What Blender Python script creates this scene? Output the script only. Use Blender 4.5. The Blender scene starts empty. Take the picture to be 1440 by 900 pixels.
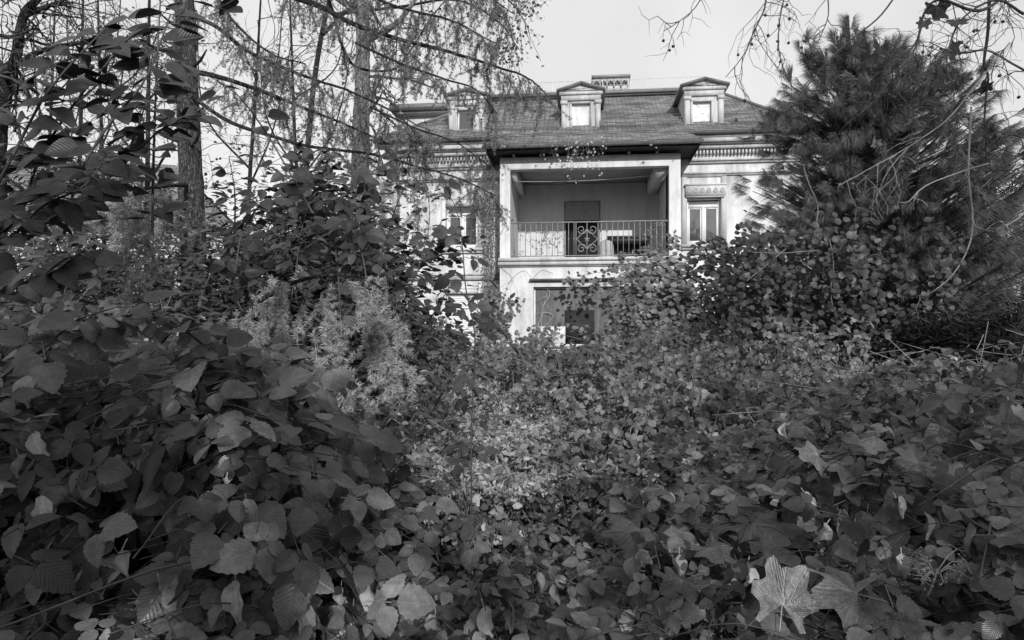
import bpy, math, random
import numpy as np
from mathutils import Vector, Matrix
R=math.radians; PI=math.pi
random.seed(7); RNG=np.random.default_rng(7)
S=bpy.context.scene; C=S.collection
# ---------------------------------------------------------------- camera, sky, sun, exposure
EYE=1.6; F=960.0; HORIZON=480.0        # focal length and horizon of the 1440x900 photograph
cam=bpy.data.cameras.new('camera'); co=bpy.data.objects.new('camera',cam); C.objects.link(co)
co.location=(0,0,EYE); co.rotation_euler=(R(90),0,0)
cam.sensor_width=36; cam.lens=24; cam.shift_y=30/1440; cam.clip_start=.05; cam.clip_end=900
S.camera=co
SUN_EL=R(21); SUN_AZ=R(8)              # low autumn sun, behind the viewer and a little to the right
to_sun=Vector((math.sin(SUN_AZ)*math.cos(SUN_EL),-math.cos(SUN_AZ)*math.cos(SUN_EL),math.sin(SUN_EL)))
w=bpy.data.worlds.new('World'); S.world=w; w.use_nodes=True
nt=w.node_tree; nt.nodes.clear()
sky=nt.nodes.new('ShaderNodeTexSky'); sky.sky_type='NISHITA'; sky.sun_disc=False
sky.sun_elevation=SUN_EL; sky.sun_rotation=math.atan2(to_sun.x,to_sun.y); sky.dust_density=3.0; sky.air_density=1.0
bw=nt.nodes.new('ShaderNodeRGBToBW'); nt.links.new(sky.outputs[0],bw.inputs[0])
tc=nt.nodes.new('ShaderNodeTexCoord'); nz=nt.nodes.new('ShaderNodeTexNoise'); nz.inputs['Scale'].default_value=2.6; nz.inputs['Detail'].default_value=5
nt.links.new(tc.outputs['Generated'],nz.inputs['Vector'])
mr=nt.nodes.new('ShaderNodeMapRange'); mr.inputs['From Min'].default_value=.38; mr.inputs['From Max'].default_value=.64
mr.inputs['To Min'].default_value=6.2; mr.inputs['To Max'].default_value=7.3       # thin pale cloud veil
nt.links.new(nz.outputs[0],mr.inputs['Value'])
mx=nt.nodes.new('ShaderNodeMix'); mx.data_type='FLOAT'; mx.inputs[0].default_value=.8
nt.links.new(bw.outputs[0],mx.inputs[2]); nt.links.new(mr.outputs[0],mx.inputs[3])
bg=nt.nodes.new('ShaderNodeBackground'); bg.inputs['Strength'].default_value=.14
nt.links.new(mx.outputs[0],bg.inputs['Color']); wo=nt.nodes.new('ShaderNodeOutputWorld'); nt.links.new(bg.outputs[0],wo.inputs['Surface'])
sl=bpy.data.lights.new('sun','SUN'); sl.energy=3.9; sl.angle=R(.5); sl.color=(1,1,1)
so=bpy.data.objects.new('sun',sl); C.objects.link(so); so.rotation_euler=to_sun.to_track_quat('Z','Y').to_euler()
S.view_settings.view_transform='Standard'; S.view_settings.look='None'; S.view_settings.exposure=0.0; S.view_settings.gamma=1
S.cycles.use_denoising=True; S.cycles.max_bounces=5; S.cycles.diffuse_bounces=3; S.cycles.glossy_bounces=2; S.cycles.transparent_max_bounces=4; S.cycles.transmission_bounces=3
# ---------------------------------------------------------------- helpers
def at(px,py,D): return np.array([(px-720)/F*D, D, EYE+(HORIZON-py)/F*D])
def tag(o,label=None,cat=None,group=None,kind=None):
    if label: o['label']=label
    if cat: o['category']=cat
    if group: o['group']=group
    if kind: o['kind']=kind
    return o
def empty(name,loc,rz=0,parent=None):
    o=bpy.data.objects.new(name,None); C.objects.link(o); o.location=tuple(loc); o.rotation_euler=(0,0,rz); o.empty_display_size=.2
    if parent: o.parent=parent
    return o
def link(name,me,parent=None,loc=None):
    o=bpy.data.objects.new(name,me); C.objects.link(o)
    if parent: o.parent=parent
    if loc is not None: o.location=tuple(loc)
    return o
def mk(name,V,faces,mat=None,UV=None,smooth=False):
    """mesh from arrays; faces = list of (m,k) int arrays; UV per vertex"""
    me=bpy.data.meshes.new(name); V=np.asarray(V,dtype=np.float32)
    faces=[np.asarray(f,dtype=np.int32) for f in faces if len(f)]
    me.vertices.add(len(V)); me.vertices.foreach_set('co',V.ravel())
    li=np.concatenate([f.ravel() for f in faces]); tot=np.concatenate([np.full(len(f),f.shape[1],np.int32) for f in faces])
    st=np.concatenate([[0],np.cumsum(tot)[:-1]]).astype(np.int32)
    me.loops.add(len(li)); me.loops.foreach_set('vertex_index',li)
    me.polygons.add(len(tot)); me.polygons.foreach_set('loop_start',st); me.polygons.foreach_set('loop_total',tot)
    if smooth: me.polygons.foreach_set('use_smooth',np.ones(len(tot),bool))
    if UV is not None:
        uv=me.uv_layers.new(name='UVMap'); uv.data.foreach_set('uv',np.asarray(UV,dtype=np.float32)[li].ravel())
    if mat: me.materials.append(mat)
    me.update(calc_edges=True)
    return me
class G:
    """collects pieces of geometry that end up as one mesh"""
    def __init__(s): s.V=[];s.F={3:[],4:[]};s.U=[];s.n=0
    def add(s,V,F_,U=None):
        V=np.asarray(V,float); F_=np.asarray(F_)
        s.V.append(V); s.F[F_.shape[1]].append(F_+s.n); s.U.append(np.zeros((len(V),2)) if U is None else np.asarray(U,float)); s.n+=len(V)
    def mesh(s,name,mat,smooth=False,off=None):
        V=np.concatenate(s.V)
        if off is not None: V=V-np.asarray(off,float)
        return mk(name,V,[np.concatenate(f) for f in s.F.values() if f],mat,np.concatenate(s.U),smooth)
    def build(s,name,mat,parent=None,smooth=False,off=None,kind=None):
        o=link(name,s.mesh(name,mat,smooth,off),parent)
        if kind: o['kind']=kind
        return o
    def box(s,x0,x1,y0,y1,z0,z1):
        V=[(x,y,z) for z in (z0,z1) for y in (y0,y1) for x in (x0,x1)]
        s.add(V,[(0,2,3,1),(4,5,7,6),(0,1,5,4),(2,6,7,3),(0,4,6,2),(1,3,7,5)],[(v[0]+v[1],v[2]) for v in V]); return s
    def quad(s,a,b,c,d): 
        s.add([a,b,c,d],[(0,1,2,3)],[(0,0),(1,0),(1,1),(0,1)]); return s
    def prism(s,poly,y0,y1):
        """poly in (x,z), extruded along y"""
        n=len(poly); V=[(p[0],y0,p[1]) for p in poly]+[(p[0],y1,p[1]) for p in poly]
        s.add(V,[(i,(i+1)%n,(i+1)%n+n,i+n) for i in range(n)])
        for k,o in ((0,1),(n,-1)):
            s.add([V[i+k] for i in range(n)],[(0,i,i+1) for i in range(1,n-1)])
        return s
    def tube(s,pts,rad,sides=6,cap=True):
        pts=np.asarray(pts,float); n=len(pts)
        rad=np.full(n,rad) if np.isscalar(rad) else np.asarray(rad,float)
        t=np.gradient(pts,axis=0); t/=np.linalg.norm(t,axis=1,keepdims=True)+1e-9
        ref=np.array([0,0,1.]) if abs(t[:,2]).mean()<.8 else np.array([1.,0,0])
        a=np.cross(t,ref); a/=np.linalg.norm(a,axis=1,keepdims=True)+1e-9; b=np.cross(t,a)
        th=np.arange(sides)*2*PI/sides
        V=pts[:,None,:]+rad[:,None,None]*(np.cos(th)[None,:,None]*a[:,None,:]+np.sin(th)[None,:,None]*b[:,None,:])
        L=np.concatenate([[0],np.cumsum(np.linalg.norm(np.diff(pts,axis=0),axis=1))])
        U=np.stack([np.broadcast_to(th/(2*PI),(n,sides)),np.broadcast_to(L[:,None],(n,sides))],-1)
        i=np.arange(n-1)[:,None]*sides; j=np.arange(sides)[None,:]; k=(j+1)%sides
        Fq=np.stack([i+j,i+k,i+k+sides,i+j+sides],-1).reshape(-1,4)
        s.add(V.reshape(-1,3),Fq,U.reshape(-1,2)); return s
def smooth_line(P,n=6):
    """Catmull-Rom through the points"""
    P=np.asarray(P,float)
    if len(P)<3:
        t=np.linspace(0,1,n)[:,None]; return P[0]*(1-t)+P[-1]*t
    Q=np.vstack([2*P[0]-P[1],P,2*P[-1]-P[-2]]); out=[]
    for i in range(1,len(Q)-2):
        for t in np.arange(n)/n:
            a,b,c,d=Q[i-1:i+3]; out.append(.5*((2*b)+(-a+c)*t+(2*a-5*b+4*c-d)*t*t+(-a+3*b-3*c+d)*t**3))
    out.append(P[-1]); return np.array(out)
def unit(v): v=np.asarray(v,float); return v/(np.linalg.norm(v,axis=-1,keepdims=True)+1e-9)
def frames(n,h):
    """rotation matrices: local x follows heading h, local z the normal n"""
    n=unit(n); h=np.asarray(h,float); x=h-(h*n).sum(-1,keepdims=True)*n; x=unit(x); y=np.cross(n,x)
    return np.stack([x,y,n],-1)
def scatter(g,T,M,P,sc):
    V,Fs,U=T; V=np.asarray(V); k=len(P)
    if k==0: return
    W=np.einsum('kij,vj->kvi',M*np.asarray(sc)[:,None,None],V)+np.asarray(P)[:,None,:]
    off=(np.arange(k)*len(V))[:,None,None]
    base=g.n
    g.V.append(W.reshape(-1,3)); g.U.append(np.tile(U,(k,1)))
    for f in Fs:
        f=np.asarray(f); g.F[f.shape[1]].append((f[None]+off).reshape(-1,f.shape[1])+base)
    g.n+=k*len(V)
def rdir(n,up=0.,spread=1.): 
    d=RNG.normal(size=(n,3))*spread; d[:,2]+=up; return unit(d)
def mat(name,build):
    m=bpy.data.materials.new(name); m.use_nodes=True; t=m.node_tree; t.nodes.clear()
    out=t.nodes.new('ShaderNodeOutputMaterial')
    class N: pass
    def nd(k,**kw):
        n=t.nodes.new('ShaderNode'+k)
        for a,b in kw.items():
            if a.startswith('_'): setattr(n,a[1:],b)
            else:
                key=int(a[1:]) if a[0]=='i' and a[1:].isdigit() else a.replace('__',' ')
                if hasattr(b,'is_linked') or isinstance(b,bpy.types.NodeSocket): t.links.new(b,n.inputs[key])
                else: n.inputs[key].default_value=b
        return n
    s=build(nd,t); t.links.new(s,out.inputs['Surface']); return m
def gr(v): return (v,v,v,1)
def ramp(nd,t,fac,a,b,lo=.0,hi=1.):
    r=nd('MapRange',Value=fac,From__Min=a,From__Max=b,To__Min=lo,To__Max=hi); return r.outputs[0]
def bsdf(nd,t,val,rough=.8,bump=None,bs=.3,bd=.02,spec=.3):
    c=nd('CombineColor',i0=val,i1=val,i2=val)
    p=nd('BsdfPrincipled',Base__Color=c.outputs[0],Roughness=rough); p.inputs['Specular IOR Level'].default_value=spec
    if bump is not None:
        b=nd('Bump',Height=bump,Strength=bs,Distance=bd); t.links.new(b.outputs[0],p.inputs['Normal'])
    return p.outputs[0]
def math_(nd,op,a,b=0.): return nd('Math',_operation=op,i0=a,i1=b).outputs[0]
def noise(nd,vec,sc,det=4,rough=.6): return nd('TexNoise',Vector=vec,Scale=sc,Detail=det,Roughness=rough).outputs[0]
# ---------------------------------------------------------------- materials (grey throughout: the photograph is monochrome)
def leaf_mat(name,lo,hi,rough=.45,trans=.22,vein=1.,spots=True,spec=.35):
    def b(nd,t):
        geo=nd('NewGeometry'); oi=nd('ObjectInfo'); tcn=nd('TexCoord')
        rnd=math_(nd,'FRACT',math_(nd,'ADD',geo.outputs['Random Per Island'],oi.outputs['Random']))
        uv=tcn.outputs['UV']; sp=nd('SeparateXYZ',Vector=uv)
        u=math_(nd,'ABSOLUTE',math_(nd,'SUBTRACT',sp.outputs[0],.5)); v=sp.outputs[1]
        ph=math_(nd,'SUBTRACT',v,math_(nd,'MULTIPLY',u,.9))
        tri=math_(nd,'ABSOLUTE',math_(nd,'SUBTRACT',math_(nd,'FRACT',math_(nd,'MULTIPLY',ph,8.5)),.5))   # 0 .. .5
        side=ramp(nd,t,tri,.0,.09,1.,0.); mid=ramp(nd,t,u,.008,.03,1.,0.)
        vn=math_(nd,'MAXIMUM',math_(nd,'MULTIPLY',side,.55),mid)
        n1=noise(nd,geo.outputs['Position'],55,3)
        val=ramp(nd,t,rnd,0,1,lo,hi)
        val=math_(nd,'MULTIPLY',val,ramp(nd,t,n1,.3,.7,.75,1.25))
        val=math_(nd,'MULTIPLY',val,math_(nd,'ADD',1.,math_(nd,'MULTIPLY',vn,.28*vein)))
        if spots:
            n2=noise(nd,geo.outputs['Position'],260,2,.5)
            val=math_(nd,'ADD',val,ramp(nd,t,n2,.68,.75,0.,.14)); n4=noise(nd,geo.outputs['Position'],17,3); val=math_(nd,'MULTIPLY',val,ramp(nd,t,n4,.35,.68,.8,1.45))
        wide=ramp(nd,t,tri,.0,.2,1.,0.); h=math_(nd,'ADD',math_(nd,'MULTIPLY',math_(nd,'MAXIMUM',wide,mid),-1.),math_(nd,'MULTIPLY',n1,.9))
        c=nd('CombineColor',i0=val,i1=val,i2=val)
        bp=nd('Bump',Height=h,Strength=.45*vein+.04,Distance=.0018)
        p=nd('BsdfPrincipled',Base__Color=c.outputs[0],Roughness=rough,Normal=bp.outputs[0]); p.inputs['Specular IOR Level'].default_value=spec
        tr=nd('BsdfTranslucent',Color=c.outputs[0])
        return nd('MixShader',i0=trans,i1=p.outputs[0],i2=tr.outputs[0]).outputs[0]
    return mat(name,b)
def lobed_mat(name,lo,hi,crumple,trans=.15):
    def b(nd,t):
        geo=nd('NewGeometry'); oi=nd('ObjectInfo'); tcn=nd('TexCoord'); sp=nd('SeparateXYZ',Vector=tcn.outputs['UV']); a=sp.outputs[0]; r_=sp.outputs[1]
        q=math_(nd,'ABSOLUTE',math_(nd,'SUBTRACT',math_(nd,'FRACT',math_(nd,'ADD',math_(nd,'MULTIPLY',a,5.),0.)),.5)); q=math_(nd,'MULTIPLY',q,r_)
        main=ramp(nd,t,q,.012,.035,1.,0.); ph=math_(nd,'SUBTRACT',r_,math_(nd,'MULTIPLY',q,2.2)); sd=math_(nd,'ABSOLUTE',math_(nd,'SUBTRACT',math_(nd,'FRACT',math_(nd,'MULTIPLY',ph,6.)),.5)); side=ramp(nd,t,sd,0,.07,1.,0.)
        x=tcn.outputs['Object']; n1=noise(nd,x,1.6,5,.65); n2=noise(nd,x,9,4); n3=noise(nd,x,22,2)
        v=ramp(nd,t,oi.outputs['Random'],0,1,lo,hi); v=math_(nd,'MULTIPLY',v,ramp(nd,t,n1,.3,.7,.55,1.25)); v=math_(nd,'MULTIPLY',v,ramp(nd,t,n2,.3,.7,.8,1.2))
        v=math_(nd,'MULTIPLY',v,math_(nd,'ADD',1.,math_(nd,'ADD',math_(nd,'MULTIPLY',main,.45),math_(nd,'MULTIPLY',side,.16)))); v=math_(nd,'MULTIPLY',v,ramp(nd,t,n3,.66,.72,1.,.55))
        h=math_(nd,'ADD',math_(nd,'MULTIPLY',n1,crumple),math_(nd,'ADD',math_(nd,'MULTIPLY',sd,.5),math_(nd,'MULTIPLY',main,-.6)))
        c=nd('CombineColor',i0=v,i1=v,i2=v); bp=nd('Bump',Height=h,Strength=.8,Distance=.012); p=nd('BsdfPrincipled',Base__Color=c.outputs[0],Roughness=.6,Normal=bp.outputs[0]); p.inputs['Specular IOR Level'].default_value=.25
        return nd('MixShader',i0=trans,i1=p.outputs[0],i2=nd('BsdfTranslucent',Color=c.outputs[0]).outputs[0]).outputs[0]
    return mat(name,b)
def plain(name,v,rough=.8,sc=6.,amp=.25,bs=.25,bd=.01,spec=.3,coord='Object'):
    def b(nd,t):
        x=nd('TexCoord').outputs[coord]; n1=noise(nd,x,sc,6); n2=noise(nd,x,sc*9,4)
        val=math_(nd,'MULTIPLY',v,ramp(nd,t,math_(nd,'ADD',math_(nd,'MULTIPLY',n1,.65),math_(nd,'MULTIPLY',n2,.35)),.3,.7,1-amp,1+amp))
        return bsdf(nd,t,val,rough,n2,bs,bd,spec)
    return mat(name,b)
M={}
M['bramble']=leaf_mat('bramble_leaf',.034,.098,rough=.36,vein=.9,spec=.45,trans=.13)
M['bramble_dark']=leaf_mat('bramble_leaf_dark',.018,.048,trans=.12)  # dark leaf tone, lowered further to deepen shade among inner leaves
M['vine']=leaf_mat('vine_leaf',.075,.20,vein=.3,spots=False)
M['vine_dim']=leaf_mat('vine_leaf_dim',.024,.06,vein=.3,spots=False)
M['under']=leaf_mat('undergrowth_leaf',.06,.22,vein=.4,spots=False)
M['dry']=leaf_mat('dry_leaf',.16,.5,rough=.7,vein=.8,trans=.3,spots=False,spec=.15)
M['mottled']=leaf_mat('mottled_leaf',.08,.19,rough=.6,vein=.8)
M['maple']=lobed_mat('maple_leaf',.14,.26,3.); M['lobed']=lobed_mat('lobed_leaf',.045,.085,.8)
M['twigleaf']=leaf_mat('twig_leaf',.07,.2,vein=.3,spots=False)
M['evergreen']=leaf_mat('evergreen_leaf',.03,.08,rough=.3,vein=.2,spots=False,spec=.5)
M['yew']=leaf_mat('yew_spray',.012,.03,vein=0,spots=False)
M['needle']=leaf_mat('larch_needle',.28,.55,vein=0,spots=False,trans=.3)  # pale autumn needles, brightened further to make up for shade
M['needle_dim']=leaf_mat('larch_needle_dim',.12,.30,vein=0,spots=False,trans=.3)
M['pine']=leaf_mat('pine_needle',.06,.21,vein=0,spots=False,trans=.2)
M['grass']=leaf_mat('dry_grass',.14,.4,vein=0,spots=False)
def bark(name,lo,hi,sc=1.):
    def b(nd,t):
        x=nd('TexCoord').outputs['Object']; mp=nd('Mapping',Vector=x,Scale=(22*sc,22*sc,4.5*sc))
        n1=noise(nd,mp.outputs[0],1.,7,.65); n2=noise(nd,x,45,4)
        n3=noise(nd,mp.outputs[0],2.6,5,.7); cr=ramp(nd,t,math_(nd,'ABSOLUTE',math_(nd,'SUBTRACT',n3,.5)),0,.07)
        val=math_(nd,'MULTIPLY',ramp(nd,t,n1,.3,.7,lo,hi),math_(nd,'ADD',.45,math_(nd,'MULTIPLY',cr,.6)))
        h=math_(nd,'ADD',cr,math_(nd,'ADD',n1,math_(nd,'MULTIPLY',n2,.4)))
        return bsdf(nd,t,val,.9,h,.9,.03,.15)
    return mat(name,b)
M['bark']=bark('larch_bark',.07,.17); M['bark_dark']=bark('dark_bark',.03,.09); M['bark_pale_sunlit']=bark('pale_sunlit_bark',.16,.42,.8)
M['twig']=plain('twig_wood',.06,.8,20,.4); M['twig_pale']=plain('pale_twig',.19,.75,20,.4); M['cane']=plain('bramble_cane',.07,.55,30,.4)
M['vinestem']=plain('dry_vine_stem',.13,.85,14,.5)
def soil(nd,t):
    x=nd('TexCoord').outputs['Object']; n1=noise(nd,x,2.2,8,.7); n2=noise(nd,x,40,4)
    return bsdf(nd,t,ramp(nd,t,math_(nd,'ADD',math_(nd,'MULTIPLY',n1,.6),math_(nd,'MULTIPLY',n2,.4)),.35,.65,.02,.07),.95,n2,.6,.03,.1)
M['soil']=mat('leaf_litter_soil',soil)
def stucco(name,base,stain=.3,streak=1.):
    def b(nd,t):
        x=nd('TexCoord').outputs['Object']; mp=nd('Mapping',Vector=x,Scale=(3.2,3.2,.35))
        st=noise(nd,mp.outputs[0],1.,7,.7); bl=noise(nd,x,.9,7,.65); fn=noise(nd,x,60,5); sp=noise(nd,x,7,6,.7)
        v=math_(nd,'MULTIPLY',base,ramp(nd,t,st,.42,.68,1.,1-stain*streak))
        v=math_(nd,'MULTIPLY',v,ramp(nd,t,bl,.48,.72,1.,1-stain))
        mp2=nd('Mapping',Vector=x,Scale=(13,13,.7)); dr=noise(nd,mp2.outputs[0],1.,5,.6); v=math_(nd,'MULTIPLY',v,ramp(nd,t,math_(nd,'ADD',math_(nd,'MULTIPLY',dr,.6),math_(nd,'MULTIPLY',bl,.4)),.54,.64,1.,1-stain*.75)); v=math_(nd,'MULTIPLY',v,ramp(nd,t,sp,.6,.72,1.,1-stain*.7))
        v=math_(nd,'MULTIPLY',v,ramp(nd,t,fn,.3,.7,.95,1.05))
        return bsdf(nd,t,v,.92,math_(nd,'ADD',fn,math_(nd,'MULTIPLY',sp,.7)),.35,.012,.15)
    return mat(name,b)
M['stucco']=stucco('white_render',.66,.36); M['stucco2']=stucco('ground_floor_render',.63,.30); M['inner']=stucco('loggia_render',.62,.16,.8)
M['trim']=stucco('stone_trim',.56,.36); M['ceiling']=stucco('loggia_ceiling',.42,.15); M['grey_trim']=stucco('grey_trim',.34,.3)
M['white']=plain('white_paint',.72,.5,8,.1); M['frame']=plain('window_frame',.66,.45,9,.12)
M['metal']=plain('weathered_metal',.13,.5,5,.35,spec=.5); M['iron']=plain('wrought_iron',.22,.6,16,.35,spec=.4); M['lace']=plain('galvanised_railing',.55,.5,9,.2)
M['darkwood']=plain('dark_soffit_wood',.028,.85,4,.4); M['table']=plain('dark_table_wood',.045,.6,5,.3); M['shutter']=plain('roller_shutter',.34,.7,12,.25)
M['sheet']=plain('pale_cover_cloth',.34,.9,9,.2); M['board']=stucco('weathered_board',.7,.35)
def glass(name,v,rough=.04):
    def b(nd,t):
        x=nd('TexCoord').outputs['Object']; n=noise(nd,x,1.1,2); n2=noise(nd,x,30,4)
        c=nd('CombineColor',i0=v,i1=v,i2=v)
        bp=nd('Bump',Height=n,Strength=.12,Distance=.05)
        d=nd('BsdfDiffuse',Color=c.outputs[0]); g_=nd('BsdfGlossy',Color=gr(.9),Roughness=rough,Normal=bp.outputs[0])
        f=nd('LayerWeight',Blend=.35)
        fac=math_(nd,'ADD',.07,math_(nd,'MULTIPLY',f.outputs['Fresnel'],.35))
        return nd('MixShader',i0=fac,i1=d.outputs[0],i2=g_.outputs[0]).outputs[0]
    return mat(name,b)
M['glass']=glass('window_glass',.05); M['dark_inside']=plain('dark_room',.012,.9,3,.2)
def dark_streaks(nd,t):
    x=nd('TexCoord').outputs['Object']; mp=nd('Mapping',Vector=x,Scale=(9,9,.7)); n=noise(nd,mp.outputs[0],1.3,7,.7); n2=noise(nd,x,2,3)
    v=math_(nd,'MULTIPLY',ramp(nd,t,n,.3,.72,.05,.15),ramp(nd,t,n2,.3,.7,.7,1.2))
    return bsdf(nd,t,v,.4,n,.2,.01,.3)
M['panel']=mat('streaked_dark_panel',dark_streaks)  # dark streaks painted where a dark reflective pane would be
def slate(nd,t):
    uv=nd('TexCoord').outputs['UV']
    br=nd('TexBrick',Vector=uv,Scale=1.,Mortar__Size=.012,Brick__Width=.3,Row__Height=.125,Color1=gr(.12),Color2=gr(.26),Mortar=gr(.04)); br.inputs['Bias'].default_value=0
    n=noise(nd,uv,1.2,6,.7); n2=noise(nd,uv,30,4); sp=nd('SeparateColor',Color=br.outputs['Color'])
    v=math_(nd,'MULTIPLY',sp.outputs[0],ramp(nd,t,n,.35,.68,.65,1.3))
    v=math_(nd,'MULTIPLY',v,ramp(nd,t,n2,.3,.7,.8,1.2))
    return bsdf(nd,t,v,.65,math_(nd,'ADD',n2,br.outputs['Fac']),.4,.01,.3)
M['slate']=mat('roof_slate',slate)
# ---------------------------------------------------------------- leaf shapes (x = length, z = normal)
def leaflet(L=1.,Wd=.42,rows=7,serr=.06,fold=.12,droop=.25,tip=.12,shape='ovate',curl=0.):
    """ovate leaf blade: rows x 5 points"""
    V=[];U=[]
    for i in range(rows+1):
        t=i/rows
        if shape=='ovate': wd=Wd*math.sin(PI*min(1,t**.74))**.66*(1-.30*t*t) if 0<t<1 else 0
        elif shape=='lance': wd=Wd*math.sin(PI*t)**.8 if 0<t<1 else 0
        elif shape=='round': wd=Wd*math.sqrt(max(0,1-(2*t-1)**2)) 
        if t==1: wd=.0
        sr=1+(serr if i%2 else -serr)
        for k,a in enumerate((-1,-.5,0,.5,1)):
            y=a*wd*(sr if abs(a)==1 else 1)
            x=t*L-(.05*L*abs(a) if shape!='round' else 0)*(1-t)
            z=fold*abs(a)*wd*2*.5-droop*L*t*t*.5-curl*(a*a)*wd
            V.append((x,y,z)); U.append((.5+a*wd/(2*max(Wd,1e-6))*1.,t))
    Fq=[(i*5+k,i*5+k+5,i*5+k+6,i*5+k+1) for i in range(rows) for k in range(4)]
    return np.array(V),[np.array(Fq)],np.array(U)
def combine(parts):
    V=[];Fs=[];U=[];n=0
    for (v,f,u) in parts:
        V.append(v);U.append(u);Fs+= [x+n for x in f]; n+=len(v)
    k={}
    for f in Fs: k.setdefault(f.shape[1],[]).append(f)
    return np.concatenate(V),[np.concatenate(x) for x in k.values()],np.concatenate(U)
def xf(T,ang,sc,x=0,y=0,tilt=0.,roll=0.):
    m=np.array(Matrix.Rotation(ang,3,'Z')@Matrix.Rotation(tilt,3,'Y')@Matrix.Rotation(roll,3,'X'))*sc
    V=T[0]@m.T+np.array([x,y,0]); return V,T[1],T[2]
def strip(x0,x1,wd=.012):
    V=np.array([(x0,-wd,0),(x1,-wd,0),(x1,wd,0),(x0,wd,0)],float); return V,[np.array([(0,1,2,3)])],np.full((4,2),.5)
def compound(n,seed,rows=13):
    """bramble leaf: 3 or 5 leaflets on one stalk, unit = leaflet length"""
    r=random.Random(seed); ps=[strip(-.55,.12)]
    def lf(w): return leaflet(1,w*r.uniform(.96,1.16),rows,.07,r.uniform(.02,.3),r.uniform(.1,.45),curl=r.uniform(-.05,.15))
    ps.append(xf(lf(.42),r.uniform(-.12,.12),1.,.32,0,r.uniform(-.05,.35)))
    for s in (-1,1):
        an=s*r.uniform(1.15,1.4); ps.append(xf(lf(.40),an,r.uniform(.68,.86),.06*math.cos(an),.14*math.sin(an),r.uniform(0,.45),r.uniform(-.3,.3)))
        if n==5: an=s*r.uniform(2.15,2.45); ps.append(xf(lf(.36),an,r.uniform(.52,.66),-.05,.05*s,r.uniform(.05,.45),r.uniform(-.3,.3)))
    return combine(ps)
def lobed(seed,lobes=5,fold=.25,curl=.3):
    """maple leaf: radial outline with pointed, toothed lobes, centre vertex + mid ring + rim"""
    r=random.Random(seed); rim=[];n=lobes*6
    for i in range(n+1):
        a=-2.35+4.7*i/n; q=(i%6)/6.; d=abs(((i/6.)+.5)%1-.5)*2   # 1 on a notch, 0 on a tip
        rad=(.96-.33*d)*(1-.28*abs(a)/2.35)*(1+(.07 if i%2 else -.05))*r.uniform(.93,1.07)
        rim.append((a,rad))
    V=[(0,0,0)];U=[(.5,.1)]
    for s in (.5,1.):
        for a,rd in rim:
            x,y=math.cos(a)*rd*s,math.sin(a)*rd*s
            z=fold*.25*math.cos(a*lobes*.95)*s+curl*s*s*(.5*math.sin(a*1.3+seed)+.35*math.cos(2.2*a+seed*2))+r.uniform(-.03,.03)
            q=curl*s*s*1.1; z+=q*(abs(y)**1.6)*(1 if seed%2 else -.6)+.09*s*math.sin(9*x+seed)*math.sin(8*y+2*seed); y*=1-.28*q*s*abs(math.sin(seed+1)); V.append((x,y,z)); U.append((a/4.7+.5,s))
    m=n+1
    U[0]=(.5,0.); tri=[(0,1+i,2+i) for i in range(n)]; qd=[(1+i,1+m+i,2+m+i,2+i) for i in range(n)]
    T=(np.array(V),[np.array(tri),np.array(qd)],np.array(U))
    return combine([T,strip(-.5,0,.007)])
def curled(seed):
    """withered, rolled-up leaf hanging from its stalk"""
    r=random.Random(seed); rows=7; V=[];U=[]
    for i in range(rows+1):
        t=i/rows; wd=.34*math.sin(PI*min(.97,.05+t))**.7; roll=r.uniform(.8,2.2)*(.4+t)
        for a in (-1,-.5,0,.5,1):
            an=a*roll; V.append((t+.05*r.uniform(-1,1),math.sin(an)*wd/max(roll,.3)*1.2+.12*math.sin(3*t+seed),(1-math.cos(an))*wd/max(roll,.3)*1.2+.1*math.sin(4*t+seed*2)+r.uniform(-.03,.03))); U.append((.5+a*.4,t))
    Fq=[(i*5+k,i*5+k+5,i*5+k+6,i*5+k+1) for i in range(rows) for k in range(4)]
    return combine([(np.array(V),[np.array(Fq)],np.array(U)),strip(-.3,0)])
def small_leaf(kind='hex'):
    if kind=='hex':   # lightly cupped round leaf, 6 triangles round a centre
        V=[(.5,0,-.05)]+[(.5+.5*math.cos(a)*(1.1 if i==0 else (.75 if i==3 else 1)),.52*math.sin(a),.06*math.cos(2*a)) for i,a in enumerate([k*PI/3 for k in range(6)])]
        return np.array(V),[np.array([(0,1+i,1+(i+1)%6) for i in range(6)])],np.array([(.5,.5)]+[(.5+.5*v[1],v[0]) for v in V[1:]])
    V=[(0,0,0),(.22,-.30,.05),(.62,-.33,.02),(1,0,-.12),(.62,.33,.02),(.22,.30,.05),(.5,0,-.02)]
    return np.array(V),[np.array([(0,1,6),(1,2,6),(2,3,6),(3,4,6),(4,5,6),(5,0,6)])],np.array([(.5,0),(0,.22),(0,.62),(.5,1),(1,.62),(1,.22),(.5,.5)])
def three_small(seed):
    r=random.Random(seed); L=small_leaf('o')
    return combine([xf(L,a,s,.12*math.cos(a),.12*math.sin(a),r.uniform(-.1,.4),r.uniform(-.4,.4)) for a,s in ((0,1),(1.15,.85),(-1.15,.85))])
CL=[compound(n,s) for n,s in ((3,1),(5,2),(3,3),(5,4),(3,5),(5,6),(3,7),(3,8),(5,9),(3,10))]
CU=[curled(s) for s in range(5)]
LO=[lobed(s,5,.3,.5) for s in range(5)]; LV=[lobed(s,5,.2,.16) for s in range(5)]
SI=[leaflet(1,.40,6,0,random.Random(s).uniform(.1,.5),random.Random(s+9).uniform(.1,.6),curl=.1) for s in range(4)]
def tmesh(name,T,m): return mk(name,T[0],T[1],m,T[2],True)
CLm=[tmesh('bramble_leaf',t,M['bramble']) for t in CL]
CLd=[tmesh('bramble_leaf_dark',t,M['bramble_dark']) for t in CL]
CLp=[tmesh('mottled_leaf',t,M['mottled']) for t in CL]
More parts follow.
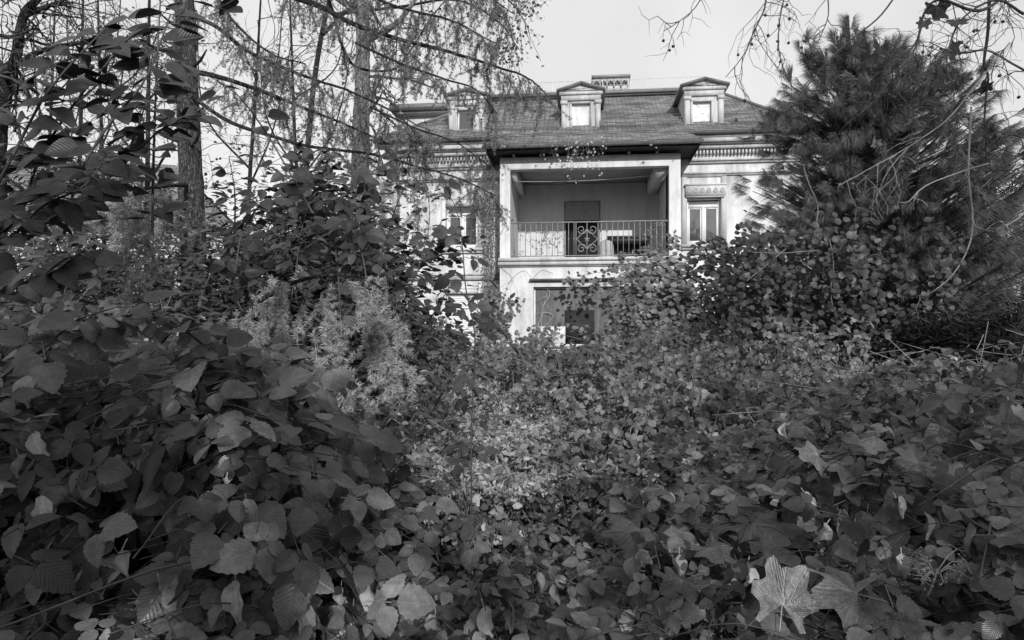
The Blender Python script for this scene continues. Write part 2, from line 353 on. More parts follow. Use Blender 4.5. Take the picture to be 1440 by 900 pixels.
CUm=[tmesh('withered_leaf',t,M['dry']) for t in CU]
SIm=[tmesh('simple_leaf',t,M['bramble_dark']) for t in SI]
LOm=[tmesh('maple_leaf',t,M['maple']) for t in LO]
LOg=[tmesh('lobed_leaf',t,M['lobed']) for t in LV]
def put(name,me,parent,off,P,n,h,sc):
    if off is None: off=(0,0,0)
    o=bpy.data.objects.new(name,me); C.objects.link(o)
    m=frames(np.array([n],float),np.array([h],float))[0]*sc
    q=Matrix([[m[0][0],m[0][1],m[0][2],P[0]-off[0]],[m[1][0],m[1][1],m[1][2],P[1]-off[1]],[m[2][0],m[2][1],m[2][2],P[2]-off[2]],[0,0,0,1]])
    if parent: o.parent=parent
    o.matrix_basis=q
    return o
# ---------------------------------------------------------------- the ground
def ground(x,y): return .022*max(0.,min(y,40))+.04*math.sin(x*1.7)*math.sin(y*1.3)
g=G(); nx,ny=90,90
xs=np.sign(np.linspace(-1,1,nx))*np.abs(np.linspace(-1,1,nx))**2.2*400; ys=np.sign(np.linspace(-1,1,ny))*np.abs(np.linspace(-1,1,ny))**2.2*400
VV=np.array([(x,y,ground(x,y)) for y in ys for x in xs])
idx=np.arange(ny-1)[:,None]*nx+np.arange(nx-1)[None,:]
g.add(VV,np.stack([idx,idx+1,idx+nx+1,idx+nx],-1).reshape(-1,4)); g.build('ground',M['soil'],kind='structure',smooth=True)
# ---------------------------------------------------------------- the villa
TH=R(5.8); ca,sa=math.cos(TH),math.sin(TH); OX,OY=(703-720)/F*21.3,21.3
Oa=OX*ca-OY*sa; Ob=OX*sa+OY*ca
def ray(px,v): dx=(px-720)/F; return dx,(v+Ob)/(dx*sa+ca)
def U(px,v=0.): dx,D=ray(px,v); return D*(dx*ca-sa)-Oa
def Z(py,px,v=0.): return EYE+(HORIZON-py)/F*ray(px,v)[1]
villa=empty('villa',(OX,OY,0),-TH)
tag(villa,'pale two-storey villa with slate mansard roof, three dormers and a projecting balcony bay','house')
def hp(g,name,m,parent=villa,**k): return g.build(name,M[m] if isinstance(m,str) else m,parent,**k)
def wall_holes(g,u0,u1,w0,w1,v,holes,rev=.3):
    us=sorted({u0,u1,*[h[0] for h in holes],*[h[1] for h in holes]}); ws=sorted({w0,w1,*[h[2] for h in holes],*[h[3] for h in holes]})
    for a,b in zip(us,us[1:]):
        for c,d in zip(ws,ws[1:]):
            mu,mw=(a+b)/2,(c+d)/2
            if any(h[0]<mu<h[1] and h[2]<mw<h[3] for h in holes): continue
            g.quad((a,v,c),(b,v,c),(b,v,d),(a,v,d))
    for a,b,c,d in holes:
        g.quad((a,v,c),(a,v,d),(a,v+rev,d),(a,v+rev,c)); g.quad((b,v,c),(b,v+rev,c),(b,v+rev,d),(b,v,d))
        g.quad((a,v,d),(b,v,d),(b,v+rev,d),(a,v+rev,d)); g.quad((a,v,c),(a,v+rev,c),(b,v+rev,c),(b,v,c))
VM=1.3                                    # main front, set back behind the bay
uL=U(553,VM); uR=U(1128,VM); uBL=0.; uBR=U(957,0)
wTop=8.2; FL=Z(362,720); 
# windows of the main front
RW=dict(a=U(966,VM),b=U(1014,VM),c=Z(342.5,990,VM),d=Z(276,990,VM))
LW=dict(a=U(627,VM),b=U(673,VM),c=Z(348,650,VM),d=Z(290,650,VM))
LG=dict(a=U(627,VM),b=U(672,VM),c=Z(500,650,VM),d=Z(413,650,VM))
g=G(); hl=[(q['a'],q['b'],q['c'],q['d']) for q in (RW,LW,LG)]
loggia_gap=(.12,uBR-.005,FL-.3,7.28)
wall_holes(g,uL,uR,0,wTop,VM,hl,.28)
g=G(); wall_holes(g,uL,.12,0,wTop,VM,hl[1:],.28); wall_holes(g,uBR-.005,uR,0,wTop,VM,hl[:1],.28); g.quad((.12,VM,7.28),(uBR-.005,VM,7.28),(uBR-.005,VM,wTop),(.12,VM,wTop)); g.quad((.12,VM,0),(uBR-.005,VM,0),(uBR-.005,VM,3),(.12,VM,3))
g.quad((uL,VM,0),(uL,VM,wTop),(uL,11,wTop),(uL,11,0)); g.quad((uR,VM,0),(uR,11,0),(uR,11,wTop),(uR,VM,wTop)); g.quad((uL,11,0),(uL,11,wTop),(uR,11,wTop),(uR,11,0))
hp(g,'wall','stucco')
# set-back side wing, left
uS=U(523,3.2); g=G(); g.box(uS,uL-.004,3.2,9,0,7.4); hp(g,'side_wing_wall','stucco')
g=G(); 
for z in (4.05,7.0): g.box(uS-.06,uL-.01,3.1,3.19,z,z+.14)
g.box(uL-.02,uL+.10,VM-.06,VM-.002,0,wTop-.6); hp(g,'corner_moulding','trim')
# plaster bands of the ground floor (left wing), each course a piece
zs=Z(396,620,VM); k=0; bandw=None
bands={}
def band(a,b,z0,z1):
    g=G(); h=z1-z0; q=.012
    g.prism([],0,0) if False else None
    V=[(a,VM-.003,z0),(b,VM-.003,z0),(b,VM-.003,z1),(a,VM-.003,z1),(a+.0,VM-.018,z0+q),(b,VM-.018,z0+q),(b,VM-.018,z1-q),(a,VM-.018,z1-q)]
    g.add(V,[(4,5,6,7),(0,1,5,4),(3,7,6,2),(0,4,7,3),(1,2,6,5)]); return hp(g,'plaster_band','stucco2')
n=0; z=zs
while z>.9:
    z0=z-.315
    if z>LG['c']-.05 and z0<LG['d']+.15:
        band(uL+.11,LG['a']-.14,z0,z); band(LG['b']+.14,-.30,z0,z)
    else: band(uL+.11,-.30,z0,z)
    z=z0
# string courses, cornice, dentils
g=G()
def runs(g,v0,v1,z0,z1): 
    g.box(uL-.04,-.62,v0,v1,z0,z1); g.box(uBR+.01,uR+.05,v0,v1,z0,z1)
zst=Z(392,620,VM); g.box(uL-.02,-.01,VM-.10,VM-.001,zst-.05,zst+.16); g.box(uL-.05,-.01,VM-.15,VM-.10,zst+.10,zst+.15)
zq=Z(245,1000,VM)
hp(g,'string_course','trim')
for a,b in ((uL,-.01),(uBR+.01,uR)):
    g=G(); g.box(a,b,VM-.06,VM-.001,zq-.05,zq+.02); g.box(a,b,VM-.10,VM-.061,zq-.0,zq+.05)
    z=Z(226,1000,VM); g.box(a,b,VM-.08,VM-.001,z-.10,z+.02); g.box(a,b,VM-.14,VM-.081,z-.03,z+.05)
    z=Z(211,1000,VM); g.box(a,b,VM-.24,VM-.001,z,z+.12)
    g.box(a,b,VM-.36,VM-.001,z+.121,z+.22); g.box(a,b,VM-.44,VM-.361,z+.15,z+.28)
    hp(g,'cornice','trim')
g=G(); z=Z(214,1000,VM)
for a,b in ((uL,-.05),(uBR+.1,uR)):
    u=a
    while u<b-.08: g.box(u,u+.05,VM-.17,VM-.001,z-.10,z+.02); u+=.11
hp(g,'dentil_row','trim',kind='stuff')
def window(q,v,mull=True,trans=.28,name='window',dark='glass',blind=None):
    a,b,c,d=q['a'],q['b'],q['c'],q['d']; t=.07; g=G(); v0=v+.16; v1=v+.24
    g.box(a,a+t,v0,v1,c,d); g.box(b-t,b,v0,v1,c,d); g.box(a+t,b-t,v0,v1,c,c+t); g.box(a+t,b-t,v0,v1,d-t,d)
    wn=hp(g,name,'frame'); m=(a+b)/2; zt=d-trans
    gf=G()
    if trans: gf.box(a+t,b-t,v0-.02,v1-.005,zt-.06,zt+.04)
    if mull:
        gf.box(m-.05,m+.05,v0-.03,v1-.005,c+t,(zt-.06) if trans else d-t)
        for x0,x1 in ((a+t,m-.05),(m+.05,b-t)):
            z0,z1=c+t,(zt-.06 if trans else d-t); s=.045
            gf.box(x0,x0+s,v0+.01,v1-.01,z0,z1); gf.box(x1-s,x1,v0+.01,v1-.01,z0,z1); gf.box(x0+s,x1-s,v0+.01,v1-.01,z0,z0+s); gf.box(x0+s,x1-s,v0+.01,v1-.01,z1-s,z1)
    if gf.n: gf.build('casement',M['frame'],wn)
    ps=[]
    if mull: ps=[(a+t,m-.05,c+t,zt-.06 if trans else d-t),(m+.05,b-t,c+t,zt-.06 if trans else d-t)]
    else: ps=[(a+t,b-t,c+t,(zt-.06) if trans else d-t)]
    if trans: ps.append((a+t,b-t,zt+.04,d-t))
    for p in ps: gg=G(); gg.quad((p[0],v1-.03,p[2]),(p[1],v1-.03,p[2]),(p[1],v1-.03,p[3]),(p[0],v1-.03,p[3])); gg.build('pane',M[dark],wn)
    return wn
def surround(q,v,top=.12,side=.14,m='trim',sill=True,box=False):
    a,b,c,d=q['a'],q['b'],q['c'],q['d']; g=G()
    g.box(a-side,a-.002,v-.05,v-.001,c,d+top); g.box(b+.002,b+side,v-.05,v-.001,c,d+top); g.box(a-side+.001,b+side-.001,v-.053,v-.001,d+top+.001,d+top+.08)
    if not box: g.box(a,b,v-.05,v-.001,d+.002,d+top)
    o=hp(g,'window_surround',m)
    if sill: gs=G(); gs.box(a-side-.03,b+side+.05,v-.16,v-.002,c-.12,c-.03); gs.box(a-side,b+side,v-.09,v-.002,c-.20,c-.121); gs.build('sill',M[m],o)
    return o
# right window with carved lintel box
window(RW,VM); s_=surround(RW,VM,top=.62,side=.17,box=True)
g=G(); bx=(U(964,VM-.1),U(1020,VM-.1),Z(275,990,VM-.1),Z(261,990,VM-.1)); g.box(bx[0],bx[1],VM-.16,VM-.002,bx[2],bx[3]); g.box(bx[0]-.03,bx[1]+.03,VM-.19,VM-.002,bx[3],bx[3]+.05)
g.box(bx[0]+.02,bx[1]-.02,VM-.12,VM-.002,bx[2]-.05,bx[2]); lb=g.build('lintel_box',M['trim'],s_)
g=G()
for i in range(6):
    cx=bx[0]+(i+.5)*(bx[1]-bx[0])/6; cz=(bx[2]+bx[3])/2
    P=[(cx+.07*math.cos(t)*(1-.25*math.sin(3*t)),cz+.085*math.sin(t)) for t in np.linspace(0,2*PI,10)[:-1]]
    g.prism(P,VM-.185,VM-.161)
g.build('carved_rosettes',M['grey_trim'],s_)
g=G(); g.box(RW['a'],RW['b'],VM+.05,VM+.15,RW['d']-.10,RW['d']-.002); g.build('roller_blind_rail',M['frame'],s_)
# left upper window (curtained white), left lower window with closed pale shutters
window(LW,VM,trans=.25); surround(LW,VM,top=.2,side=.16,m='stucco')
surround(LG,VM,top=.14,side=.12,m='stucco2',sill=False)
sh=G(); sh.box(LG['a'],LG['b'],VM+.14,VM+.2,LG['c'],LG['d']); sh_o=hp(sh,'window_shutter','frame')
z=LG['c']+.02
while z<LG['d']-.06:
    g=G(); g.add([(LG['a']+.03,VM+.138,z),(LG['b']-.03,VM+.138,z),(LG['b']-.03,VM+.11,z+.01),(LG['a']+.03,VM+.11,z+.01),(LG['a']+.03,VM+.138,z+.055),(LG['b']-.03,VM+.138,z+.055)],[(0,1,2,3),(3,2,5,4)]); g.build('slat',M['frame'],sh_o); z+=.065
# ---------------------------------------------------------------- balcony bay
BT=Z(222,703); BTr=BT
oa,ob,oc,od=U(717.5),U(941),FL-.02,Z(238.5,717)
ga,gb,gc,gd=U(750),U(893),Z(484,800),Z(403,800)
g=G(); wall_holes(g,0,uBR,0,BT,0,[(oa,ob,oc,od),(ga,gb,gc,gd)],.3)
g.quad((0,0,0),(0,0,BT),(0,VM,BT),(0,VM,0)); 
# right flank of the bay, open beside the balcony
x=uBR; g.quad((x,0,0),(x,VM,0),(x,VM,FL),(x,0,FL)); g.quad((x,0,od),(x,VM,od),(x,VM,BT),(x,0,BT)); g.quad((x,0,FL),(x,.3,FL),(x,.3,od),(x,0,od))
g.quad((x-.3,.3,FL),(x-.3,.3,od),(x,.3,od),(x,.3,FL))
hp(g,'bay_wall','stucco2')
# loggia interior
LD=3.5; g=G(); li,ri=oa-.06,ob+.06; ce=od+.30
g.quad((li-.2,LD,FL),(ri+.2,LD,FL),(ri+.2,LD,ce),(li-.2,LD,ce)); g.quad((li,.3,FL),(li,LD,FL),(li,LD,ce),(li,.3,ce)); g.quad((ri,VM,FL),(ri,VM,ce),(ri,LD,ce),(ri,LD,FL)); 
g.quad((li,.3,od),(ri,.3,od),(ri,.3,ce),(li,.3,ce))
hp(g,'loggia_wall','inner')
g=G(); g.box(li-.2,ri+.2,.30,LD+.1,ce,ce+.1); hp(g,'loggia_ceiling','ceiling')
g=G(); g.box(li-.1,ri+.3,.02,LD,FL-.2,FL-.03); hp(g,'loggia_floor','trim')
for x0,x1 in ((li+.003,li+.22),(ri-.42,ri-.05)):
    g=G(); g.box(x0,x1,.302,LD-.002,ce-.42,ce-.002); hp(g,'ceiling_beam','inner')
# balcony ledge and mouldings
g=G(); g.box(-.04,uBR+.04,-.14,-.001,FL-.13,FL-.03); g.box(-.02,uBR+.02,-.08,-.001,FL-.22,FL-.131)
z=Z(371,720); g.box(-.05,uBR+.05,-.12,-.001,z-.06,z+.04); g.box(-.03,uBR+.03,-.06,-.001,z-.10,z-.061)
hp(g,'balcony_ledge','trim')
g=G(); z=Z(393.5,800); g.box(U(745),U(900),-.16,-.001,z-.03,z+.03); hp(g,'lintel_strip','metal')
# balcony door with half-lowered roller shutter, dark opening
da,db=U(795.5,LD),U(842,LD); dt=Z(285,820,LD); dm=Z(310,820,LD)
g=G(); g.box(da-.05,da,LD-.05,LD-.002,FL,dt); g.box(db,db+.05,LD-.05,LD-.002,FL,dt); g.box(da-.05,db+.05,LD-.05,LD-.002,dt,dt+.05); dr=hp(g,'balcony_door','grey_trim')
g=G(); g.quad((da,LD-.012,FL),(db,LD-.012,FL),(db,LD-.012,dm),(da,LD-.012,dm)); g.build('pane',M['dark_inside'],dr)  # matte near-black sheet painted as the unlit room in the opening
g=G(); m_=(da+db)*.5-.12; g.box(m_-.03,m_+.03,LD-.05,LD-.013,FL,dm-.05); g.box(da,db,LD-.05,LD-.013,FL,FL+.08); g.build('door_frame',M['darkwood'],dr)
z=dm
while z<dt-.03:
    g=G(); g.add([(da,LD-.02,z),(db,LD-.02,z),(db,LD-.05,z+.012),(da,LD-.05,z+.012),(db,LD-.022,z+.048),(da,LD-.022,z+.048)],[(0,1,2,3),(3,2,4,5)]); g.build('slat',M['shutter'],dr); z+=.05
# railing
rail=hp(G().box(oa+.01,ob-.01,.08,.11,FL+.03,FL+.055),'balcony_railing','iron')
rt=Z(313,720)
G().box(oa+.01,ob-.01,.075,.115,rt-.02,rt+.012).build('handrail',M['iron'],rail)
pA,pB=U(810,.1),U(841,.1)
def baluster(u):
    g=G(); g.box(u-.009,u+.009,.086,.104,FL+.056,rt-.021); zc=(FL+rt)/2+.02
    g.tube([(u,.095,zc-.035),(u,.095,zc-.015),(u,.095,zc+.015),(u,.095,zc+.035)],[.01,.022,.022,.01],6); g.build('baluster',M['iron'],rail)
u=oa+.13
scL=(U(722,.1),U(736,.1)); scR=(U(922,.1),U(937,.1))
while u<ob-.05:
    if not(pA-.02<u<pB+.02): baluster(u)
    u+=.168
def spiral(cx,cz,r0,turns,a0,sgn,r=.012,n=26):
    return [(cx+sgn*(r0*(1-.8*t))*math.cos(a0+turns*2*PI*t),.095,cz+(r0*(1-.8*t))*math.sin(a0+turns*2*PI*t)) for t in np.linspace(0,1,n)],r
def scroll(parent,pts,r=.011): g=G(); g.tube(pts,r,5); g.build('scroll',M['iron'],parent)
mid=(pA+pB)/2; hz=(rt-FL)/2; zc=FL+.04+hz-.03; hw=(pB-pA)/2
for u in (pA,mid,pB): g=G(); g.box(u-.011,u+.011,.084,.106,FL+.056,rt-.021); g.build('baluster',M['iron'],rail)
for sx in (-1,1):
    for sz in (-1,1):
        r0=hw*.46; cx=mid+sx*hw*.5; cz=zc+sz*hz*.55
        pts,_=spiral(cx,cz,r0,1.35,(PI if sz>0 else PI) ,sx*1.)
        pts=[(p[0],p[1],cz+(p[2]-cz)*sz) for p in pts]
        scroll(rail,pts,.014)
        ar=[(mid+sx*hw*(.04+.9*abs(math.sin(t))),.095,zc+sz*(hz*.95*t/(PI/2))) for t in np.linspace(0,PI/2,9)]
        scroll(rail,[(mid+sx*hw*(.95-.9*math.sin(t)**1),.095,zc+sz*hz*.55*math.sin(t)) for t in np.linspace(0,PI/2,9)],.012)
g=G()
for k in range(5):
    a=k*2*PI/5; g.tube([(mid,.09,zc),(mid+.05*math.cos(a),.085,zc+.05*math.sin(a)),(mid+.09*math.cos(a+.5),.09,zc+.09*math.sin(a+.5))],[.012,.02,.006],5)
g.build('rosette',M['iron'],rail)
for (a,b),tops in ((scL,(0,1)),(scR,(1,))):
    c=(a+b)/2
    for top in tops:
        for s in (-1,1):
            zz=(rt-.11) if top else FL+.15
            pts=[(c+s*(.01+.065*(1-math.cos(t))*(1-.35*t/5.5)),.095,zz+(1 if top else -1)*(.07*math.sin(t)*(1-.35*t/5.5)-.0)) for t in np.linspace(0,5.5,16)]
            scroll(rail,pts,.009)
# ground-floor wide window: streaked dark board painted in place of a reflective pane, pale board in its corner
fr=hp(G().box(ga,gb,.2,.26,gd-.05,gd-.001).box(ga,ga+.05,.2,.26,gc,gd-.051).box(gb-.05,gb,.2,.26,gc,gd-.051),'bay_window','frame')
xs_=[ga+.05,U(836,.2),gb-.05]
for a,b in zip(xs_,xs_[1:]): g=G(); g.quad((a,.235,gc),(b,.235,gc),(b,.235,gd-.05),(a,.235,gd-.05)); g.build('dark_panel',M['panel'],fr)
G().box(U(794,.2),U(836,.2),.215,.234,gc,Z(436,800,.2)).build('lower_panel',M['darkwood'],fr)
G().box(U(756,.2),U(795,.2),.15,.21,gc,Z(459,775,.15)).build('pale_board',M['board'],fr)
hp(G().box(ga-.12,gb+.12,-.12,-.002,gc-.1,gc-.02),'bay_window_sill','trim')
# bay eaves: rafters' soffit, gutter, lean-to roof
ev=-.6; eL,eR=U(684,ev),U(984,ev); ez=Z(207,720,ev)
g=G(); g.quad((eL,ev+.05,ez-.10),(eL,VM,ez-.02),(eR,VM,ez-.02),(eR,ev+.05,ez-.10)); 
g.box(eL,eR,ev+.02,ev+.05,ez-.12,ez+.04); g.box(eL-.001,eL+.03,ev+.051,VM-.01,ez-.14,ez+.06); g.box(eR-.03,eR+.001,ev+.051,VM-.01,ez-.14,ez+.06); hp(g,'bay_soffit','darkwood')
for px in (800,842,885,925,760,722): g=G(); u=U(px,-.3); g.box(u-.04,u+.04,-.32,-.003,ez-.17,ez-.06); hp(g,'soffit_bracket','iron')
def half_gutter(name,u0,u1,v,z,r=.085,parent=villa):
    g=G(); n=7
    th=[PI+PI*i/(n-1) for i in range(n)]
    for k,(rr) in enumerate((r,r-.012)):
        V=[(u,v+rr*math.cos(t),z+rr*math.sin(t)) for u in (u0,u1) for t in th]; g.add(V,[(i,i+1,i+1+n,i+n) for i in range(n-1)])
    g.tube([(u0,v-r,z),(u1,v-r,z)],.012,5)
    g.tube([(u0,v,z-.01),(u0,v,z-.01+.001)],[r,r*.2],8)
    return g.build(name,M['metal'],parent,smooth=True)
half_gutter('bay_gutter',eL-.06,eR+.06,ev-.07,ez+.02)
mz=8.22; mv=.8
def courses(g,P0,P1,P2,P3,n,step=.018):
    """slate courses between eave P0-P1 and upper edge P3-P2, each lapping proud over the next"""
    P0,P1,P2,P3=[np.array(p,float) for p in (P0,P1,P2,P3)]
    nn=np.cross(P1-P0,P3-P0); nn/=np.linalg.norm(nn); L=np.linalg.norm((P2+P3)/2-(P0+P1)/2)
    dirx=unit(P1-P0)
    for i in range(n):
        t0,t1=i/n,(i+1)/n+.25/n
        a,b=P0+(P3-P0)*t0+nn*step,P1+(P2-P1)*t0+nn*step; c,d=P1+(P2-P1)*min(1,t1)+nn*.002,P0+(P3-P0)*min(1,t1)+nn*.002
        uv=[((q-P0)@dirx,L*t) for q,t in ((a,t0),(b,t0),(c,t1),(d,t1))]
        g.add([a,b,c,d],[(0,1,2,3)],uv); g.add([a-nn*step,b-nn*step,b,a],[(0,1,2,3)],[uv[0],uv[1],uv[1],uv[0]])
rg=G(); courses(rg,(eL-.1,ev-.05,ez+.05),(eR+.1,ev-.05,ez+.05),(eR-.25,mv+.1,mz+.06),(eL+.25,mv+.1,mz+.06),13)
courses(rg,(eR+.1,ev-.05,ez+.05),(eR+.1,VM,ez+.05),(eR-.25,VM,mz+.06),(eR-.25,mv+.1,mz+.06),8); courses(rg,(eL-.1,VM,ez+.05),(eL-.1,ev-.05,ez+.05),(eL+.25,mv+.1,mz+.06),(eL+.25,VM,mz+.06),8)
hp(rg,'bay_roof','slate')
# main roof
tv=4.6; tz=Z(139,800,tv); rL,rR=uL-.5,U(1150,mv); tL,tR=U(690,tv),U(1012,tv)
rg=G(); courses(rg,(rL,mv,mz),(rR,mv,mz),(tR,tv,tz),(tL,tv,tz),34); courses(rg,(rR,mv,mz),(rR,11.5,mz),(tR,8,tz),(tR,tv,tz),30); courses(rg,(rL,11.5,mz),(rL,mv,mz),(tL,tv,tz),(tL,8,tz),30)
courses(rg,(rR,11.5,mz),(rL,11.5,mz),(tL,8,tz),(tR,8,tz),20)
roof=hp(rg,'roof','slate')
for a,b in (((rL,mv,mz),(tL,tv,tz)),((rR,mv,mz),(tR,tv,tz))): g=G(); g.tube([np.array(a)+(0,0,.04),np.array(b)+(0,0,.04)],.06,6); g.build('hip_capping',M['metal'],roof)
g=G(); g.box(tL-.1,tR+.1,tv-.12,8.1,tz+.02,tz+.16); g.box(tL-.16,tR+.16,tv-.2,tv-.121,tz+.08,tz+.2); g.box(tL,tR,tv+.0,8,tz+.161,tz+.18); g.build('roof_deck',M['metal'],roof)
half_gutter('main_gutter',rL,rR,mv-.08,mz-.04,.09)
g=G(); g.box(rL,rR,mv,VM-.002,mz-.18,mz-.1); g.box(rL,rR,mv-.02,mv+.03,mz-.099,mz+.0); hp(g,'eaves_board','trim')
# snow guards
def snow_guard(px0,px1):
    v=1.25; s=(tz-mz)/(tv-mv); z=mz+(v-mv)*s+.03; a,b=U(px0,v),U(px1,v); g=G()
    for h in (.05,.16,.27): g.box(a,b,v-.009,v+.009,z+h,z+h+.02)
    u=a
    while u<=b: g.box(u-.008,u+.008,v-.012,v-.008,z,z+.28); u+=.09
    for u in np.arange(a,b,1.1): g.box(u-.014,u+.014,v-.02,v+.03,z-.05,z+.36)
    g.build('snow_guard',M['metal'],roof)
snow_guard(846,962); snow_guard(1030,1120); snow_guard(692,786)
# roof-top railing and chimney lantern
rz_=tz+.18; a,b=U(742,5.3),U(992,5.3); h=Z(112,860,5.3)-rz_
g=G(); 
for zz in (.04,h*.5,h-.02): g.box(a,b,5.29,5.305,rz_+zz,rz_+zz+.014)
hp(g,'roof_railing','lace'); rr_=bpy.data.objects[-1] if False else None
rrail=[o for o in villa.children if o.name.startswith('roof_railing')][0]
for u in np.linspace(a,b,8): G().box(u-.012,u+.012,5.28,5.315,rz_,rz_+h).build('railing_post',M['lace'],rrail)
g=G(); u=a
while u<b:
    g.tube([(u,5.3,rz_+.04),(u+.13,5.3,rz_+h*.5),(u,5.3,rz_+h-.02)],.004,3); g.tube([(u+.13,5.3,rz_+.04),(u,5.3,rz_+h*.5),(u+.13,5.3,rz_+h-.02)],.004,3); u+=.13
g.build('lattice',M['lace'],rrail,kind='stuff')
# chimney with pierced cap
v0,v1=5.6,6.3; a,b=U(834,v0),U(884,v0); zt_=Z(108.5,860,v0)
ch=hp(G().box(a+.03,b-.03,v0+.04,v1,tz,zt_-.55),'chimney','grey_trim')
G().box(a-.06,b+.07,v0-.08,v1+.08,zt_-.02,zt_+.07).build('cap_slab',M['iron'],ch)
g=G()
for i in range(6): u=a+(b-a)*i/5; g.box(u-.025,u+.025,v0,v0+.05,zt_-.55,zt_-.02); g.box(u-.025,u+.025,v1-.05,v1,zt_-.55,zt_-.02)
for i in range(5):
    u=a+(b-a)*(i+.5)/5; hw_=(b-a)/10
    for s in range(6):
        t0,t1=PI*s/6,PI*(s+1)/6; r0=hw_-.03
        g.add([(u+r0*math.cos(t0),v0,zt_-.24+r0*math.sin(t0)),(u+hw_*math.cos(t0),v0,zt_-.02),(u+hw_*math.cos(t1),v0,zt_-.02),(u+r0*math.cos(t1),v0,zt_-.24+r0*math.sin(t1))],[(0,1,2,3)])
for zz in (-.33,-.47): g.box(a,b,v0-.01,v0+.03,zt_+zz,zt_+zz+.035)
g.build('pierced_arcade',M['iron'],ch)
a2,b2=U(820,5.45),U(907,5.45)
g=G(); g.box(a2,b2,5.44,5.47,rz_,rz_+.06); g.box(a2,b2,5.44,5.47,rz_+.30,rz_+.34)
for u in np.arange(a2+.15,b2-.1,.3): g.tube([(u+.12*math.cos(t),5.44,rz_+.18+.1*math.sin(t)) for t in np.linspace(0,2*PI,11)],.018,4); g.tube([(u+.05*math.cos(t),5.44,rz_+.18+.05*math.sin(t)) for t in np.linspace(0,2*PI,8)],.014,4)
hp(g,'ornamental_cresting','lace')
# dormers
def dormer(px0,px1,py_e,py_ap,py_b,wpx0,wpx1,wy0,wy1,pane,back=2.5):
    v=1.5; a,b=U(px0,v),U(px1,v); pm=(px0+px1)/2; ze=Z(py_e,pm,v); zb=Z(py_b,pm,v); za=Z(py_ap,pm,v)-.1; m=(a+b)/2
    q=dict(a=U(wpx0,v),b=U(wpx1,v),c=Z(wy1,pm,v),d=Z(wy0,pm,v))
    g=G(); wall_holes(g,a,b,zb,ze,v,[(q['a'],q['b'],q['c'],q['d'])],.14)
    g.quad((a,v,zb),(a,v,ze),(a,v+back+.6,ze),(a,v+back+.6,zb)); g.quad((b,v,zb),(b,v+back+.6,zb),(b,v+back+.6,ze),(b,v,ze))
    o=hp(g,'dormer','trim')
    # pilasters with capitals, entablature, pediment
    g=G(); pw=.16
    for x0,x1 in ((a-.01,a+pw),(b-pw,b+.01)):
        g.box(x0,x1,v-.06,v-.001,zb,ze-.28); g.box(x0-.03,x1+.03,v-.09,v-.001,ze-.40,ze-.281); g.box(x0-.02,x1+.02,v-.08,v-.001,zb,zb+.08)
    g.box(a-.02,b+.02,v-.07,v-.001,ze-.28,ze-.10); g.box(a-.08,b+.08,v-.12,v-.001,ze-.10,ze-.001)
    t=.06; g.box(q['a']-t,q['a']-.001,v-.05,v-.001,q['c'],q['d']); g.box(q['b']+.001,q['b']+t,v-.05,v-.001,q['c'],q['d']); g.box(q['a']-t,q['b']+t,v-.052,v-.001,q['d']+.001,q['d']+t)
    g.box(a-.03,b+.03,v-.12,v-.001,zb-.1,zb-.001)
    g.build('stone_framing',M['trim'],o)
    ov=.17; z1=ze+.03
    g=G(); g.prism([(a-.1,z1),(b+.1,z1),(m,za-.10)],v-.06,v+.02)
    P=lambda k:[(a-.1+k,z1+k*.45),(b+.1-k,z1+k*.45),(m,za-.10-k*.55)]
    o1,i1=P(.02),P(.18)
    for i in range(3):
        j=(i+1)%3; g.add([(o1[i][0],v-.1,o1[i][1]),(o1[j][0],v-.1,o1[j][1]),(i1[j][0],v-.1,i1[j][1]),(i1[i][0],v-.1,i1[i][1])],[(0,1,2,3)]); g.add([(i1[i][0],v-.1,i1[i][1]),(i1[j][0],v-.1,i1[j][1]),(i1[j][0],v-.06,i1[j][1]),(i1[i][0],v-.06,i1[i][1])],[(0,1,2,3)])
    P3=[(m-.3,z1+.07),(m+.3,z1+.07),(m,z1+.22)]; g.prism(P3,v-.085,v-.061)
    g.build('pediment',M['trim'],o)
    g=G(); vb=v+back+.9
    for sx in (-1,1):
        e=(a-ov) if sx<0 else (b+ov)
        A=[(e,v-.22,z1-.04),(m,v-.22,za-.02),(m,vb,za-.02),(e,vb,z1-.04)]; B=[(p[0],p[1],p[2]+.07) for p in A]
        g.add(A+B,[(0,1,2,3),(7,6,5,4),(0,4,5,1),(1,5,6,2),(2,6,7,3),(3,7,4,0)])
    g.build('dormer_roof',M['metal'],o)
    # window
    t=.05; v2=v+.10; g=G(); g.box(q['a'],q['a']+t,v2-.03,v2+.03,q['c'],q['d']); g.box(q['b']-t,q['b'],v2-.03,v2+.03,q['c'],q['d']); g.box(q['a']+t,q['b']-t,v2-.03,v2+.03,q['d']-t,q['d']); g.box(q['a']+t,q['b']-t,v2-.03,v2+.03,q['c'],q['c']+t)
    g.build('window_frame',M['frame'],o)
    g=G(); g.quad((q['a']+t,v2,q['c']+t),(q['b']-t,v2,q['c']+t),(q['b']-t,v2,q['d']-t),(q['a']+t,v2,q['d']-t)); g.build('pane',M[pane],o)
def peel(nd,t):
    x=nd('TexCoord').outputs['Object']; vo=nd('TexVoronoi',Vector=x,Scale=3.2,_feature='DISTANCE_TO_EDGE').outputs['Distance']; n=noise(nd,x,5,6,.7)
    vv=math_(nd,'ADD',vo,math_(nd,'MULTIPLY',n,.25)); v=ramp(nd,t,vv,.10,.16,.12,.72); return bsdf(nd,t,v,.8)
M['peeling']=mat('peeling_white_board',peel)
dormer(632,681,137,124,190,643,667,155,188,'glass'); dormer(790,844,130,115,185,804,830,146,183,'board'); dormer(963,1017,123,109,178,974,1000,143,177,'peeling')
